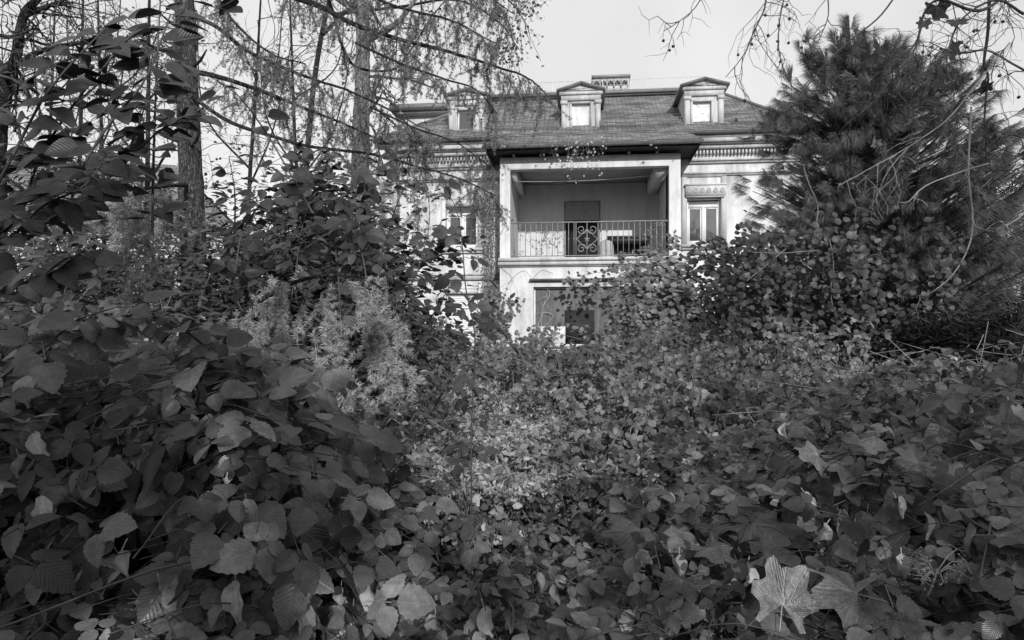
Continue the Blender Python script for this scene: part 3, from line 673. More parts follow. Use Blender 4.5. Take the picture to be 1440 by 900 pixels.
# flat-roofed stair block behind the left hip
v=6.0; a,b=U(560,v),U(640,v); g=G(); g.box(a,b,v,v+3,mz-.5,Z(158,600,v)); sb=hp(g,'stair_block_wall','trim')
g=G(); g.box(a-.25,b+.3,v-.5,v+3.3,Z(158,600,v)+.002,Z(151,600,v)); g.box(a-.12,b+.2,v-.3,v+3.2,Z(163,600,v),Z(158,600,v)+.001); g.build('flat_roof',M['metal'],sb)
G().box(U(590,v),U(612,v),v-.03,v-.002,Z(174,600,v),Z(169,600,v)).build('window',M['white'],sb)
# neighbouring house, far left
nb=empty('neighbour_house',tuple(at(150,480,26)*np.array([1,1,0])),R(12)); tag(nb,'plain gabled house with grey roof, far left behind the trees','house')
G().box(-7,4.2,0,8,0,6.2).build('wall',M['stucco'],nb)
g=G(); courses(g,(-7.6,-.6,6.0),(4.7,-.6,6.0),(1.4,4,9.4),(-5,4,9.4),30); courses(g,(4.7,-.6,6.0),(4.7,8.6,6.0),(1.4,4,9.4),(1.4,4,9.4),30); courses(g,(4.7,8.6,6.0),(-7.6,8.6,6.0),(-5,4,9.4),(1.4,4,9.4),10); courses(g,(-7.6,8.6,6.0),(-7.6,-.6,6.0),(-5,4,9.4),(-5,4,9.4),10); g.build('roof',M['slate'],nb)
for x in (-5,-1.5,2): 
    wo_=G().box(x-.5,x+.5,-.03,-.002,3.4,4.9).build('window',M['frame'],nb); G().box(x-.4,x+.4,-.045,-.031,3.5,4.8).build('pane',M['glass'],wo_)
# ---------------------------------------------------------------- things on the balcony
def loc_house(u,v,z): return (OX+u*ca+v*sa, OY-u*sa+v*ca, z)
ta,tb=U(856,1.6),U(912,1.6); fz=FL-.03; tt=Z(334,880,1.6)
tb_=empty('balcony_table',loc_house((ta+tb)/2,1.6,fz),-TH); tag(tb_,'dark wooden table pushed to the right side of the balcony','table'); hw=(tb-ta)/2; th_=tt-fz
G().box(-hw-.08,hw+.08,-.4,.4,th_-.06,th_).build('tabletop',M['table'],tb_); G().box(-hw,hw,-.34,.34,th_-.2,th_-.061).build('apron',M['table'],tb_)
for sx in (-1,1):
    for sy in (-1,1): G().box(sx*hw*.93-.04,sx*hw*.93+.04,sy*.32-.035,sy*.32+.035,0,th_-.2).build('leg',M['table'],tb_)
G().box(-hw*.9,hw*.9,.30,.33,.12,th_-.2).build('back_panel',M['table'],tb_)
g=G(); P=[];n=12
cu=(U(842,1.0)+U(863,1.0))/2; rr0=(U(863,1.0)-U(842,1.0))/2; hh=Z(338,852,1.0)-fz
V=[];rings=[(1,0),(1.05,.35),(1.0,.7),(.85,.92),(.4,1.0),(.05,1.01)]
for r_,h_ in rings: V+=[(rr0*r_*math.cos(2*PI*k/n)*(1+.05*math.sin(3*k)),rr0*.8*r_*math.sin(2*PI*k/n),hh*h_) for k in range(n)]
g.add(V,[(i*n+k,i*n+(k+1)%n,(i+1)*n+(k+1)%n,(i+1)*n+k) for i in range(5) for k in range(n)])
sk=g.build('covered_stool',M['sheet'],None,smooth=True); sk.location=loc_house(cu,1.0,fz); tag(sk,'rounded pale cloth-covered bundle beside the balcony table','bundle')
g=G(); g.tube([loc_house(oa+.02+(ob-oa-.04)*t,.6,Z(255,720,.6)+.02*0-.22*4*t*(1-t)*.4+.12*t) for t in np.linspace(0,1,14)],.006,4)
o=g.build('washing_line',M['frame'],None); tag(o,'thin pale washing line slung across the balcony opening','line')

for px,py in ((948,224),(948,344),(709,228)):
    g=G(); u,z=U(px,0),Z(py,px,0); g.tube([(u+.02,0,z+.05),(u,-.07,z+.03),(u-.02,-.09,z-.02),(u-.02,-.05,z-.05)],.011,5); g.build('wall_hook',M['iron'],villa)
g=G(); g.tube([(uL+.2,VM-.1,7.9),(uL+.2,VM-.1,1.0)],.045,8); g.build('downpipe',M['metal'],villa,smooth=True)
# ---------------------------------------------------------------- undergrowth: height of the leaf canopy over the ground
CPX=np.array([-60,0,200,350,450,550,640,720,900,1100,1250,1440,1560.])
CD=np.array([1.2,1.5,1.8,2.3,3,4.5,6,8,11,15,19.5])
CH=np.array([
 [.72,.98,1.45,1.65,1.72,1.75,1.8,1.9,2.0,2.2,2.3],
 [.72,.98,1.43,1.62,1.70,1.75,1.8,1.9,2.0,2.2,2.3],
 [.70,.94,1.34,1.52,1.62,1.65,1.7,1.8,1.9,2.0,2.1],
 [.72,1.0,1.42,1.54,1.58,1.52,1.5,1.55,1.7,1.9,2.0],
 [.68,.84,1.12,1.32,1.36,1.26,1.22,1.25,1.4,1.6,1.7],
 [.64,.72,.80,.88,.92,.92,.98,1.08,1.2,1.35,1.5],
 [.62,.70,.76,.78,.70,.62,.72,.95,1.15,1.3,1.42],
 [.62,.70,.76,.78,.72,.66,.78,1.0,1.14,1.22,1.3],
 [.62,.72,.80,.84,.82,.82,.90,1.05,1.15,1.25,1.34],
 [.66,.80,.92,1.0,1.04,1.02,1.05,1.1,1.25,1.4,1.5],
 [.70,.90,1.06,1.2,1.34,1.3,1.2,1.2,1.3,1.4,1.5],
 [.74,.98,1.16,1.32,1.44,1.4,1.3,1.3,1.3,1.4,1.5],
 [.74,.98,1.16,1.32,1.44,1.4,1.3,1.3,1.3,1.4,1.5]])
def canopy(x,y):
    x=np.asarray(x,float); y=np.maximum(np.asarray(y,float),1.0); px=720+F*x/y
    i=np.clip(np.searchsorted(CPX,px)-1,0,len(CPX)-2); j=np.clip(np.searchsorted(CD,y)-1,0,len(CD)-2)
    a=np.clip((px-CPX[i])/(CPX[i+1]-CPX[i]),0,1); b=np.clip((y-CD[j])/(CD[j+1]-CD[j]),0,1)
    h=CH[i,j]*(1-a)*(1-b)+CH[i+1,j]*a*(1-b)+CH[i,j+1]*(1-a)*b+CH[i+1,j+1]*a*b
    s=np.clip(y/6,.35,1.6)
    k=np.clip(2.2/y,.25,1.)
    return h+np.clip((y-4)/4,0,1)*(.13*np.sin(2.1*x+.5*np.sin(3*y))*np.sin(1.9*y+.7*x)+.08*np.sin(4.3*x+1)*np.sin(3.7*y))+s*(.08*np.sin(3.1*x+1.3*y)*np.sin(2.3*y-x)+.06*np.sin(6.7*x+2)*np.sin(5.9*y+1)+.06*np.sin(1.3*x-.7*y+2))+k*(.07*np.sin(9.1*x+1.7*np.sin(5*y))*np.sin(8.3*y+1.1)+.045*np.sin(17*x+y*3)*np.sin(15*y+2))
def csample(n,d0,d1,pxa=-60,pxb=1560,power=2.,slope=True):
    """random points over the canopy, denser near by, with its normal"""
    D=(RNG.random(n)*(d1**(2-power+1e-6)-d0**(2-power+1e-6))+d0**(2-power+1e-6))**(1/(2-power+1e-6)) if power!=2 else d0*(d1/d0)**RNG.random(n)
    px=pxa+(pxb-pxa)*RNG.random(n); x=(px-720)/F*D; e=.05
    z=canopy(x,D); nx=-(canopy(x+e,D)-z)/e; ny=-(canopy(x,D+e)-z)/e
    N=np.stack([nx,ny,np.ones(n)],-1); L=np.linalg.norm(N,axis=1); N/=L[:,None]
    if slope:
        k=RNG.random(n)<np.minimum(1,L/2.2+.15); x,D,z,N=x[k],D[k],z[k],N[k]
    return np.stack([x,D,z],-1),N
# bramble bushes: where each stands (photo column, distance) and how it looks
BUSH=[(40,1.5,'broad-leaved bramble in the lower left corner, big pleated leaves over a dark hollow'),
 (60,2.4,'tall bramble at the left edge under the ovate-leaved shoots'),
 (170,1.85,'bramble with the largest trio of leaves, above the dark hollow at left'),
 (230,2.9,'bramble below the pale larch tuft, in front of the left trunk'),
 (330,1.6,'low bramble with limp withered leaves right of the dark hollow'),
 (350,2.3,'bramble spreading its flat sprays beneath the drooping larch bough'),
 (450,1.5,'bottom-edge bramble between the left hollow and the pale torn maple leaf'),
 (480,2.8,'small-leaved bramble left of the sunlit clearing'),
 (600,1.7,'low bramble holding the pale torn maple leaf at bottom centre'),
 (620,3.6,'sparse bramble on the near left rim of the sunlit clearing'),
 (760,2.0,'bramble in the bottom middle, right of the pale torn maple leaf'),
 (820,3.4,'bramble on the shaded right rim of the clearing'),
 (930,1.7,'bramble among broad lobed leaves at the bottom, right of centre'),
 (980,2.9,'flat-topped bramble behind the broad lobed leaves, right of centre'),
 (1100,1.6,'bramble behind the upright folded maple leaf near the bottom right'),
 (1140,3.3,'loose bramble with thin bare stems, left of the right-hand bank'),
 (1230,2.2,'bramble above the large crumpled maple leaf'),
 (1290,1.5,'bramble around the dried umbel in the lower right'),
 (1310,3.4,'highest bramble of the right-hand bank, against the dark conifer'),
 (1420,1.8,'bramble at the right edge carrying long pale withered leaves'),
 (1430,2.7,'dense bramble at the right edge below the dark conifer')]
BC=np.array([((p-720)/F*d,d) for p,d,_ in BUSH])
roots=[]
for (p,d,lab),c in zip(BUSH,BC):
    o=empty('bramble_bush',(c[0],c[1],ground(c[0],c[1]))); tag(o,lab,'bramble','bramble bushes in the foreground'); roots.append(o)
P,N=csample(7000,1.2,4.6)
# thin out where the photo shows dark hollows
def hollow(P): 
    px=720+F*P[:,0]/P[:,1]; py=HORIZON-(P[:,2]-EYE)*F/P[:,1]; v=np.zeros(len(P))
    for cx,cy,rx,ry in ((185,770,135,85),(60,780,70,50),(640,800,70,25),(900,790,60,25),(1270,740,110,45),(1120,700,60,35),(60,600,50,50)): v=np.maximum(v,1-((px-cx)/rx)**2-((py-cy)/ry)**2)
    return v
keep=RNG.random(len(P))>np.clip(hollow(P)*2.4,0,.97); P,N=P[keep],N[keep]
cell=np.argmin(((P[:,None,:2]-BC[None])**2/(BC[None,:,1:2]**1.2)).sum(-1),axis=1)
PART=110
stuffg=[G() for _ in BUSH]; 
for ci,(root,c) in enumerate(zip(roots,BC)):
    ids=np.where(cell==ci)[0]; 
    px,d,_=BUSH[ci]; left=px<500
    order=ids[np.argsort(P[ids,1]-.8*P[ids,2])]
    sel=[];
    cntmax=min(len(order),230)
    pick=RNG.permutation(order)[:cntmax]
    made=0
    for q in pick[:64]:
        p0=P[q].copy(); n=N[q]; D=p0[1]; lay=RNG.random()
        p0-=n*(0 if lay<.42 else (.1+RNG.random()*.34)*min(1.5,D/2)); p0[2]+=(RNG.random()**2*.10 if lay<.3 else 0)
        plane=unit(n*.4+np.array([0,-.62 if left else -.4,.75])+RNG.normal(size=3)*.24); base=(.052+.040*RNG.random()**1.3)*(1.12 if left else .95 if px>900 else .82)
        if 520<px<880 and d>2: base*=.72
        head=unit(np.array([RNG.normal(),-1.2,-.1])); side=np.cross(plane,head); m=int(RNG.integers(3,7))
        for j in range(m):                       # one spray: leaves set alternately along a twig, all in one tier
            if made>=290: break
            made+=1
            s1=(j-m/2)*base*1.35; s2=(1 if j%2 else -1)*base*RNG.uniform(.6,1.35)
            p=p0+head*s1+side*s2+plane*RNG.normal()*.008-np.array([0,0,abs(s1)*.25]); r=RNG.random()
            hd=unit(head*.6+side*(1 if j%2 else -1)*.8+RNG.normal(size=3)*.15); out=unit(plane+RNG.normal(size=3)*.26); size=base*RNG.uniform(.75,1.1)
            if r<.08: put('withered_leaf',CUm[RNG.integers(5)],root,root.location,p,unit(np.array([RNG.normal(),-1,.3])),unit(np.array([RNG.normal()*.4,-.3,-1])),size*1.3)
            elif r<.10 and px>860: put('lobed_leaf',LOg[RNG.integers(5)],root,root.location,p,out,hd,size*1.2)
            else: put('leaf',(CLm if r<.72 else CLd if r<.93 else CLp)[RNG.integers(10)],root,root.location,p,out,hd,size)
        g=G(); g.tube(smooth_line([p0-plane*.12-head*base*3,p0-head*base,p0+head*base*2],3),.0016,4); g.build('twig',M['cane'],root,off=root.location)
    # canes: arching stems that carry the leaves
    for k in range(4):
        q=pick[RNG.integers(len(pick))]; a=np.array([c[0]+RNG.normal()*.15,c[1]+RNG.normal()*.12+.1,ground(*c)]); b=P[q]+np.array([0,0,.03]); m1=a*.5+b*.5+np.array([RNG.normal()*.1,.12,.25]); e=b+np.array([RNG.normal()*.25,-.15,-.1])
        g=G(); L=smooth_line([a,m1,b,e],6); g.tube(L,np.linspace(.005,.0022,len(L)),6); g.build('cane',M['cane'],root,off=root.location,smooth=True)
    # depth of the bush: smaller and lower leaves, beyond the ones that can be picked out
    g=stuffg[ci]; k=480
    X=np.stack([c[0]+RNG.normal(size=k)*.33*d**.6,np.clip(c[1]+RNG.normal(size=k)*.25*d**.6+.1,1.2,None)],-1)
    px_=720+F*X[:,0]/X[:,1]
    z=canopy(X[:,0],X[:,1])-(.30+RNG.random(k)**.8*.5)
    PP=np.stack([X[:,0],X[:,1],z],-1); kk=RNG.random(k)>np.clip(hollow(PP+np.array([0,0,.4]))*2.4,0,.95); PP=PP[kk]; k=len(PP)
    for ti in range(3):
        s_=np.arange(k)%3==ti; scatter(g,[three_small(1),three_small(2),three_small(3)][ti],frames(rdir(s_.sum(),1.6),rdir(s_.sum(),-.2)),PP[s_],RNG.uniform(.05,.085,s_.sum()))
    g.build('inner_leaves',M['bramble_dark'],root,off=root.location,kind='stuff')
# mid-distance undergrowth, one mass of small leaves
def under(d0,d1,n,size,name,label,mats=('under','bramble','dry'),fr=(.62,.28,.14)):
    root=empty(name,(0,(d0+d1)/2,0)); tag(root,label,'undergrowth',kind='stuff')
    P,N=csample(n,d0,d1,slope=False)
    P[:,2]-=RNG.random(len(P))**1.5*.38-.06*np.sin(P[:,0]*5.3+np.sin(P[:,1]*4))*np.sin(P[:,1]*6.1)*size/.06; pick=RNG.random(len(P)); a=0
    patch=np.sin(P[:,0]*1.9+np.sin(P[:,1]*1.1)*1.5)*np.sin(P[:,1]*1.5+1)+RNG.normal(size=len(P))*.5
    cls=np.where(patch>.3,0,1); pxx=720+F*P[:,0]/P[:,1]; lit=np.exp(-((pxx-705)/95)**2)*np.exp(-((P[:,1]-6.3)/1.9)**2)+.7*np.exp(-((pxx-660)/35)**2); cls=np.where((lit>.35)&(RNG.random(len(P))<.75),0,cls); cls=np.where(pick<fr[2]+.38*lit,2,cls)  # paler and drier leaves massed here to paint the sunlit patch
    g=G()
    for q in range(int(n/50)):
        a=P[RNG.integers(0,len(P))].copy(); a[2]-=.15; L=smooth_line([a,a+[RNG.normal()*.12,RNG.normal()*.1,.25],a+[RNG.normal()*.35,RNG.normal()*.2,RNG.uniform(.25,.55)]],3); g.tube(L,.0006*a[1]+.0005,3)
    g.build('stems',M['twig_pale'],root,off=root.location,kind='stuff')
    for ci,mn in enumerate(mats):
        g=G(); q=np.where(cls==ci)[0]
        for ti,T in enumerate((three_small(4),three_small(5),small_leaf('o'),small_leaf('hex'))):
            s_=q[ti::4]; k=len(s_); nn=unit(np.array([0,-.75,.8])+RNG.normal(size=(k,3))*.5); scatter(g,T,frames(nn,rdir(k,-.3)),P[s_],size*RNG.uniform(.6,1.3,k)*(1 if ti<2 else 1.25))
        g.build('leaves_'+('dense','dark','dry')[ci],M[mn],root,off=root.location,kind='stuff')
    return root
under(4.2,7.5,12000,.060,'undergrowth','low shaded and sunlit leaf cover round the clearing in the middle ground')
under(7.3,12,16000,.075,'undergrowth','sunlit thicket of small leaves between the clearing and the villa')
under(11.5,20.5,20000,.105,'undergrowth','rank growth of small leaves along the foot of the villa')
# single leafy shrubs standing up out of the cover
SH=[]
for i in range(64):
    D_=4.3+9.5*(i/64.)+RNG.random()*.8; px_=RNG.uniform(560,1150) if D_<9 else RNG.uniform(600,1080)
    if 630<px_<760 and D_<8: px_+=170
    if 735<px_<880 and D_>8.5: px_+=190
    x=(px_-720)/F*D_; c=float(canopy(x,D_)); hgt=RNG.uniform(.15,.6)*min(1,D_/8)*(1 if D_<9 or px_>880 else .35); rd=RNG.uniform(.25,.6); root=empty('small_shrub',(x,D_,ground(x,D_))); lab=('Dark,pale,bright'.lower().split(',')[(0,1,2)[i%3]]+(' tall' if hgt>.25 else ' low')+(' broad' if rd>.42 else ' narrow')+' leafy shrub '+('near the clearing, ' if D_<7.5 else 'halfway to the villa, ' if D_<10.5 else 'close before the villa, ')+('below the left wing shutters' if px_<635 else 'below the corner vine' if px_<690 else 'in line with the left balcony post' if px_<760 else 'in line with the wide window' if px_<850 else 'in line with the right balcony post' if px_<950 else 'below the vine mound' if px_<1060 else 'below the draped pine')); SH.append((lab,px_,root)); tag(root,lab,'shrub','low leafy shrubs in the middle distance')
    g=G(); tips=[]
    for k in range(9):
        e=np.array([x+RNG.normal()*rd*.6,D_+RNG.normal()*rd*.4,c+hgt*RNG.uniform(.2,1.1)]); L=smooth_line([np.array(root.location),(e+np.array(root.location))/2+RNG.normal(size=3)*.06,e],5); g.tube(L,.006,4); tips+=list(L[5:])
    g.build('stems',M['twig'],root,off=root.location,kind='stuff'); tips=np.array(tips); n_=330; q=tips[RNG.integers(0,len(tips),n_)]+RNG.normal(size=(n_,3))*[.15,.15,.10]; g=G()
    scatter(g,three_small(i),frames(unit(np.array([0,-.8,.7])+RNG.normal(size=(n_,3))*.5),rdir(n_,-.3)),q,(.045+.004*D_)*RNG.uniform(.6,1.2,n_)); g.build('leaves',M[('bramble','under','vine')[i%3]],root,off=root.location,kind='stuff')
for lab in {q[0] for q in SH}:
    same=sorted([q for q in SH if q[0]==lab],key=lambda q:q[1])
    if len(same)>1:
        for q,w_ in zip(same,('left one','right one') if len(same)==2 else ('leftmost','second from left','third from left','fourth from left','fifth from left')): q[2]['label']=lab.replace('leafy ','').replace('close before the villa','near villa').replace('halfway to the villa','halfway').replace('in line with','before')+', '+w_
# dry grass and litter in the clearing, litter thickened to paint in sunlight
g=G(); n=3200; D=4.3*(8.5/4.3)**RNG.random(n); px=np.where(RNG.random(n)<.5,RNG.normal(650,26,n),RNG.normal(730,70,n)); x=(px-720)/F*D; z=canopy(x,D)-.06
h=RNG.uniform(.04,.12,n); a=RNG.uniform(0,2*PI,n); w_=.0035; dx,dy=np.cos(a),np.sin(a); le=RNG.normal(size=(n,2))*.6
B=np.stack([x,D,z],-1); side=np.stack([-dy*w_,dx*w_,np.zeros(n)],-1); T1=B+np.stack([le[:,0]*h*.4,le[:,1]*h*.4,h*.7],-1); T2=B+np.stack([le[:,0]*h*1.2,le[:,1]*h*1.2,h],-1)
V=np.stack([B-side,B+side,T1+side*.8,T1-side*.8,T2],1).reshape(-1,3); i=np.arange(n)[:,None]*5
g.add(V,i+np.array([[0,1,2,3]])); g.add(V,i+np.array([[3,2,4]])); o=g.build('dry_grass',M['grass'],kind='stuff'); tag(o,'pale dry grass standing in the sunlit clearing','grass')
g=G(); n=4200; D=4.2*(9/4.2)**RNG.random(n); px=np.where(RNG.random(n)<.35,RNG.normal(655,26,n),RNG.normal(720,85,n)); x=(px-720)/F*D; PP=np.stack([x,D,canopy(x,D)+.01],-1)
scatter(g,CU[1],frames(rdir(n,1),rdir(n)),PP,RNG.uniform(.035,.07,n)); o=g.build('leaf_litter',M['dry'],kind='stuff'); tag(o,'curled dead leaves littering the sunlit clearing','leaf litter')
# ---------------------------------------------------------------- fallen maple leaves, single things
MAP=[(1205,835,.115,'largest crumpled maple leaf, lying face up in the lower right',(.15,-.75,.9),(-1,.1,.2)),
 (1100,850,.095,'folded maple leaf with one lobe standing upright, bottom right of centre',(-.3,-.8,.6),(.2,.2,1)),
 (1260,872,.06,'small half-hidden maple leaf under the largest crumpled one',(.2,-.6,.8),(.6,-.6,.1)),
 (1400,752,.105,'long pale curled maple leaf lying across the brambles at the right edge',(.1,-.35,1),(1,.1,0)),
 (1425,800,.06,'pale maple leaf cut by the right edge of the frame',(-.4,-.8,.5),(.3,0,1)),
 (1325,600,.075,'narrow arched maple leaf on top of the right-hand bank',(.5,-.6,.6),(.8,-.1,-.5)),
 (1420,605,.07,'pale maple leaf on the bank near the right edge, above the long curled one',(.1,-.4,1),(1,0,.1)),
 (1205,622,.06,'small pale maple leaf on the slope of the right-hand bank',(0,-.5,1),(1,0,.3)),
 (1290,650,.05,'little maple leaf below the narrow arched one',(0,-.5,1),(-1,0,.3)),
 (592,850,.045,'pale torn maple leaf standing at bottom centre',(.1,-1,.35),(-.2,.1,1)),
 (560,828,.035,'small pale leaf scrap left of the torn maple leaf',(.1,-.8,.5),(-1,.1,.1)),
 (745,870,.05,'maple leaf leaning on stems right of the torn maple leaf',(.3,-1,.2),(.1,0,1)),
 (430,885,.05,'pale tipped maple leaf at the bottom edge, left of centre',(-.2,-.8,.5),(.6,0,1)),
 (195,842,.05,'pale maple leaf curled like a cup at the bottom left',(.3,-.6,.8),(1,0,.2)),
 (590,470+170,.05,'hanging withered maple leaf left of the clearing',(.1,-1,.1),(.1,0,-1)),
 (905,715,.04,'dry maple leaf caught among stems right of the clearing',(.2,-1,.4),(-.5,0,-1)),
 (945,760,.045,'spotted maple leaf between the two broad lobed leaves',(.1,-.8,.6),(.6,0,-.8)),
 (1150,640,.05,'dry maple leaf where the right-hand bank begins',(0,-.6,.9),(-1,0,.1)),
 (860,830,.05,'flat brown maple leaf low in the bottom middle',(0,-.4,1),(.7,-.7,0)),
 (815,850,.05,'brown maple leaf touching the flat one in the bottom middle',(.2,-.5,1),(-.7,-.7,0))]
def on_canopy(px,py,lo=1.2,hi=8,lift=.02):
    """where the line of sight meets the leaf canopy"""
    D=np.linspace(lo,hi,900); p=np.array([at(px,py,d) for d in D]); hit=np.where(p[:,2]<canopy(p[:,0],p[:,1])+lift)[0]
    return p[hit[0]] if len(hit) else p[len(p)//4]
for i,(px,py,sz,lab,nn,hd) in enumerate(MAP):
    p=on_canopy(px,py,lift=.05 if sz<.08 else .08); nn=np.array(nn)+[0,-.3,0] if sz>.08 else nn; o=put('fallen_leaf',LOm[i%5],None,None,p,unit(nn),unit(hd),sz*p[1]/1.6*(1.25 if px>900 else .85)); tag(o,lab,'leaf','fallen maple leaves caught on the brambles')
# limp withered leaves that show against the dark hollows, each on the bush it belongs to
for i,(px,py) in enumerate(((112,738),(150,748),(166,778),(108,792),(128,765),(205,846),(152,884),(300,852),(242,727),(332,642),(346,702),(402,886),(372,604),(270,705),(90,700),(230,800),(60,860),(25,640),(45,610),(598,640),(612,655),(505,590),(1087,702),(1182,722),(1131,692),(1162,737),(1003,752),(922,692),(905,700),(1242,652),(1052,792),(1260,700),(1340,560),(1375,640),(990,850),(700,800),(660,870),(780,880),(480,780),(530,840))):
    p=on_canopy(px,py,lift=.015); k=int(np.argmin(((BC-p[:2])**2).sum(1))); put('withered_leaf',CUm[i%5],roots[k],roots[k].location,p,unit(np.array([RNG.normal()*.6,-1,.4])),unit(np.array([RNG.normal()*.5,-.2,-1])),RNG.uniform(.045,.08))
# broad lobed living leaves
lp=empty('lobed_plant',tuple(on_canopy(960,760,lift=.0))); tag(lp,'plant with broad dark lobed leaves at the bottom, right of centre','plant')
for px,py,sz,a in ((900,745,.13,-1.),(1060,735,.14,.9),(1040,715,.10,.2),(960,815,.11,-.4),(1000,770,.09,.5),(880,800,.09,-1.5),(1075,780,.10,1.4),(1330,730,.1,.3)):
    if px>1200: continue
    p=on_canopy(px,py,lift=.07); put('leaf',LOg[RNG.integers(5)],lp,lp.location,p,unit((.05*a,-.35,1)),(math.sin(a),-math.cos(a),-.1),sz*p[1]/1.9)
    g=G(); g.tube(smooth_line([np.array(lp.location)-[0,0,.5],(p+np.array(lp.location))/2-[0,0,.1],p],5),.003,5); g.build('stalk',M['cane'],lp,off=lp.location)
# dried umbel
p0=on_canopy(1300,845,lift=.0); um=empty('dried_umbel',tuple(p0)); tag(um,'dried seed head with tiny berries on thin branching stalks, lower right','seed head'); g=G(); gb=G()
top=at(1318,800,p0[1]-.05); g.tube(smooth_line([p0,p0*.4+top*.6+[0,0,-.01],top],5),.0025,5)
ico=(np.array([(1,0,0),(-1,0,0),(0,1,0),(0,-1,0),(0,0,1),(0,0,-1)],float),[np.array([(0,2,4),(2,1,4),(1,3,4),(3,0,4),(2,0,5),(1,2,5),(3,1,5),(0,3,5)])],np.full((6,2),.5)); bp=[]
for k in range(16):
    e=top+np.array([RNG.uniform(-.07,.08),RNG.uniform(-.04,.04),RNG.uniform(-.03,.05)]); g.tube([top*.8+p0*.2,(top+e)/2+[0,0,.006],e],.0012,4)
    for j in range(7): b=e+RNG.normal(size=3)*.011; g.tube([e,b],.0007,3); bp.append(b)
bp=np.array(bp); scatter(gb,ico,frames(rdir(len(bp)),rdir(len(bp))),bp,RNG.uniform(.002,.0034,len(bp)))
g.build('stalks',M['twig_pale'],um,off=um.location,kind='stuff'); gb.build('berries',M['twig_pale'],um,off=um.location,kind='stuff')
# ---------------------------------------------------------------- single canes and shoots
def shoot(name,pts,D,label,cat,leafset,nl,size,rad=.004,stemmat='cane',droop=0.,spread=1.,compact=False,group=None,from_ground=False,skip=0.):
    """pts: (px,py[,D]); leaves alternate along the stem"""
    P3=[at(p[0],p[1],p[2] if len(p)>2 else D) for p in pts]
    if from_ground: b=P3[0].copy(); b[2]=ground(b[0],b[1]); P3=[b]+P3
    L=smooth_line(P3,7); root=empty(name,tuple(P3[0])); tag(root,label,cat,group)
    g=G(); g.tube(L,np.linspace(rad,rad*.4,len(L)),6); g.build('stem',M[stemmat],root,off=root.location,smooth=True)
    cum=np.concatenate([[0],np.cumsum(np.linalg.norm(np.diff(L,axis=0),axis=1))])
    for k in range(nl):
        s=cum[-1]*(skip+(1-skip)*(k+.5)/nl); i=min(np.searchsorted(cum,s),len(L)-1); p=L[i]; side=1 if k%2 else -1
        dirv=unit(np.array([side*RNG.uniform(.5,1.2),RNG.normal()*.6,RNG.normal()*.35-droop])); pl=p+dirv*size*.6*spread
        nn=unit(np.array([RNG.normal()*.35,-.75+RNG.normal()*.4,.8+RNG.normal()*.3]))
        put('leaf',leafset[RNG.integers(len(leafset))],root,root.location,pl,nn,dirv,size*RNG.uniform(.75,1.2))
        gg=G(); gg.tube([p,pl],rad*.3,4); gg.build('petiole',M[stemmat],root,off=root.location)
    return root
shoot('bramble_cane',[(663,740,3.9),(663,600,3.8),(668,480,3.6),(655,405,3.5),(650,345,3.45),(640,290,3.4),(612,250,3.4)],3.5,'upright bramble cane with dark leaves in front of the left wing wall','bramble',CLd,18,.09,.005,skip=.12)
shoot('bramble_cane',[(585,390,4.0),(603,320,4),(600,262,3.9),(585,235,3.9)],4,'short dark cane with small leaves left of the upright cane','bramble',CLd,8,.052,.003)
shoot('bramble_cane',[(575,215,3.3),(535,235,3.3),(500,262,3.4),(470,330,3.4),(455,420,3.5)],3.4,'bramble cane arching over to the corner of the villa','bramble',CLd,12,.075)
shoot('bramble_cane',[(480,470,3.2),(475,380,3.2),(462,300,3.2),(430,250,3.2),(395,262,3.2)],3.2,'dark cane topped by a cluster of leaves below the pale trunk','bramble',CLd+SIm,22,.068)
shoot('bramble_cane',[(540,520,3.4),(545,430,3.4),(540,350,3.4),(520,290,3.4),(498,240,3.4)],3.4,'dark cane beside the left edge of the villa wall','bramble',CLd,16,.07)
shoot('bramble_cane',[(400,470,3),(415,390,3),(425,320,3),(450,265,3),(520,240,3.)],3.,'leafy cane between the left trunk and the cane cluster','bramble',CLd+SIm,20,.068)
shoot('bramble_cane',[(390,560,2.0),(330,520,2.0),(280,480,1.9),(240,452,1.9),(190,445,1.9)],1.9,'thick bare cane rising left with flat leaves at its tip, above the left bank','bramble',CLm,11,.07,.006,skip=.35)
shoot('bramble_cane',[(0,530,1.7),(60,490,1.7),(110,450,1.75),(170,430,1.8)],1.7,'cane with big pleated leaves crossing the left edge of the bank','bramble',CLm,10,.082,.005)
shoot('bramble_cane',[(300,600,2.0),(360,560,2.0),(395,545,2.)],2.,'short cane with flat leaves under the larch bough','bramble',CLm,7,.07,.004)
for (pts,lab,n,sz,dd) in (([(-20,290),(20,215),(60,140),(100,90),(148,40)],'ovate-leaved shoot leaning right, first from the left edge',26,.088,2.15),
    ([(30,300),(55,225),(100,152),(150,90),(196,36)],'ovate-leaved shoot leaning right, longest of the upper left',30,.088,2.25),
    ([(90,330),(110,250),(150,180),(205,110),(240,20)],'ovate-leaved shoot reaching the left trunk',28,.086,2.2),
    ([(214,330),(216,220),(220,110),(226,-10)],'upright ovate-leaved shoot just left of the trunk',20,.08,2.4),
    ([(-30,360),(20,330),(60,290),(120,260),(150,215)],'low dark shoot at the left edge under the tree fork',26,.085,2.0),
    ([(-20,420),(30,400),(80,380),(120,350)],'lowest ovate-leaved shoot at the left edge',18,.088,1.9),
    ([(100,300),(140,262),(180,225),(230,180),(290,150)],'shoot with hanging dark leaves crossing in front of the trunk',22,.085,2.3)):
    shoot('leafy_shoot',pts,dd,lab,'shoot',SIm,int(n*1.5),sz,.0055,spread=.75,group='ovate-leaved shoots in the upper left')
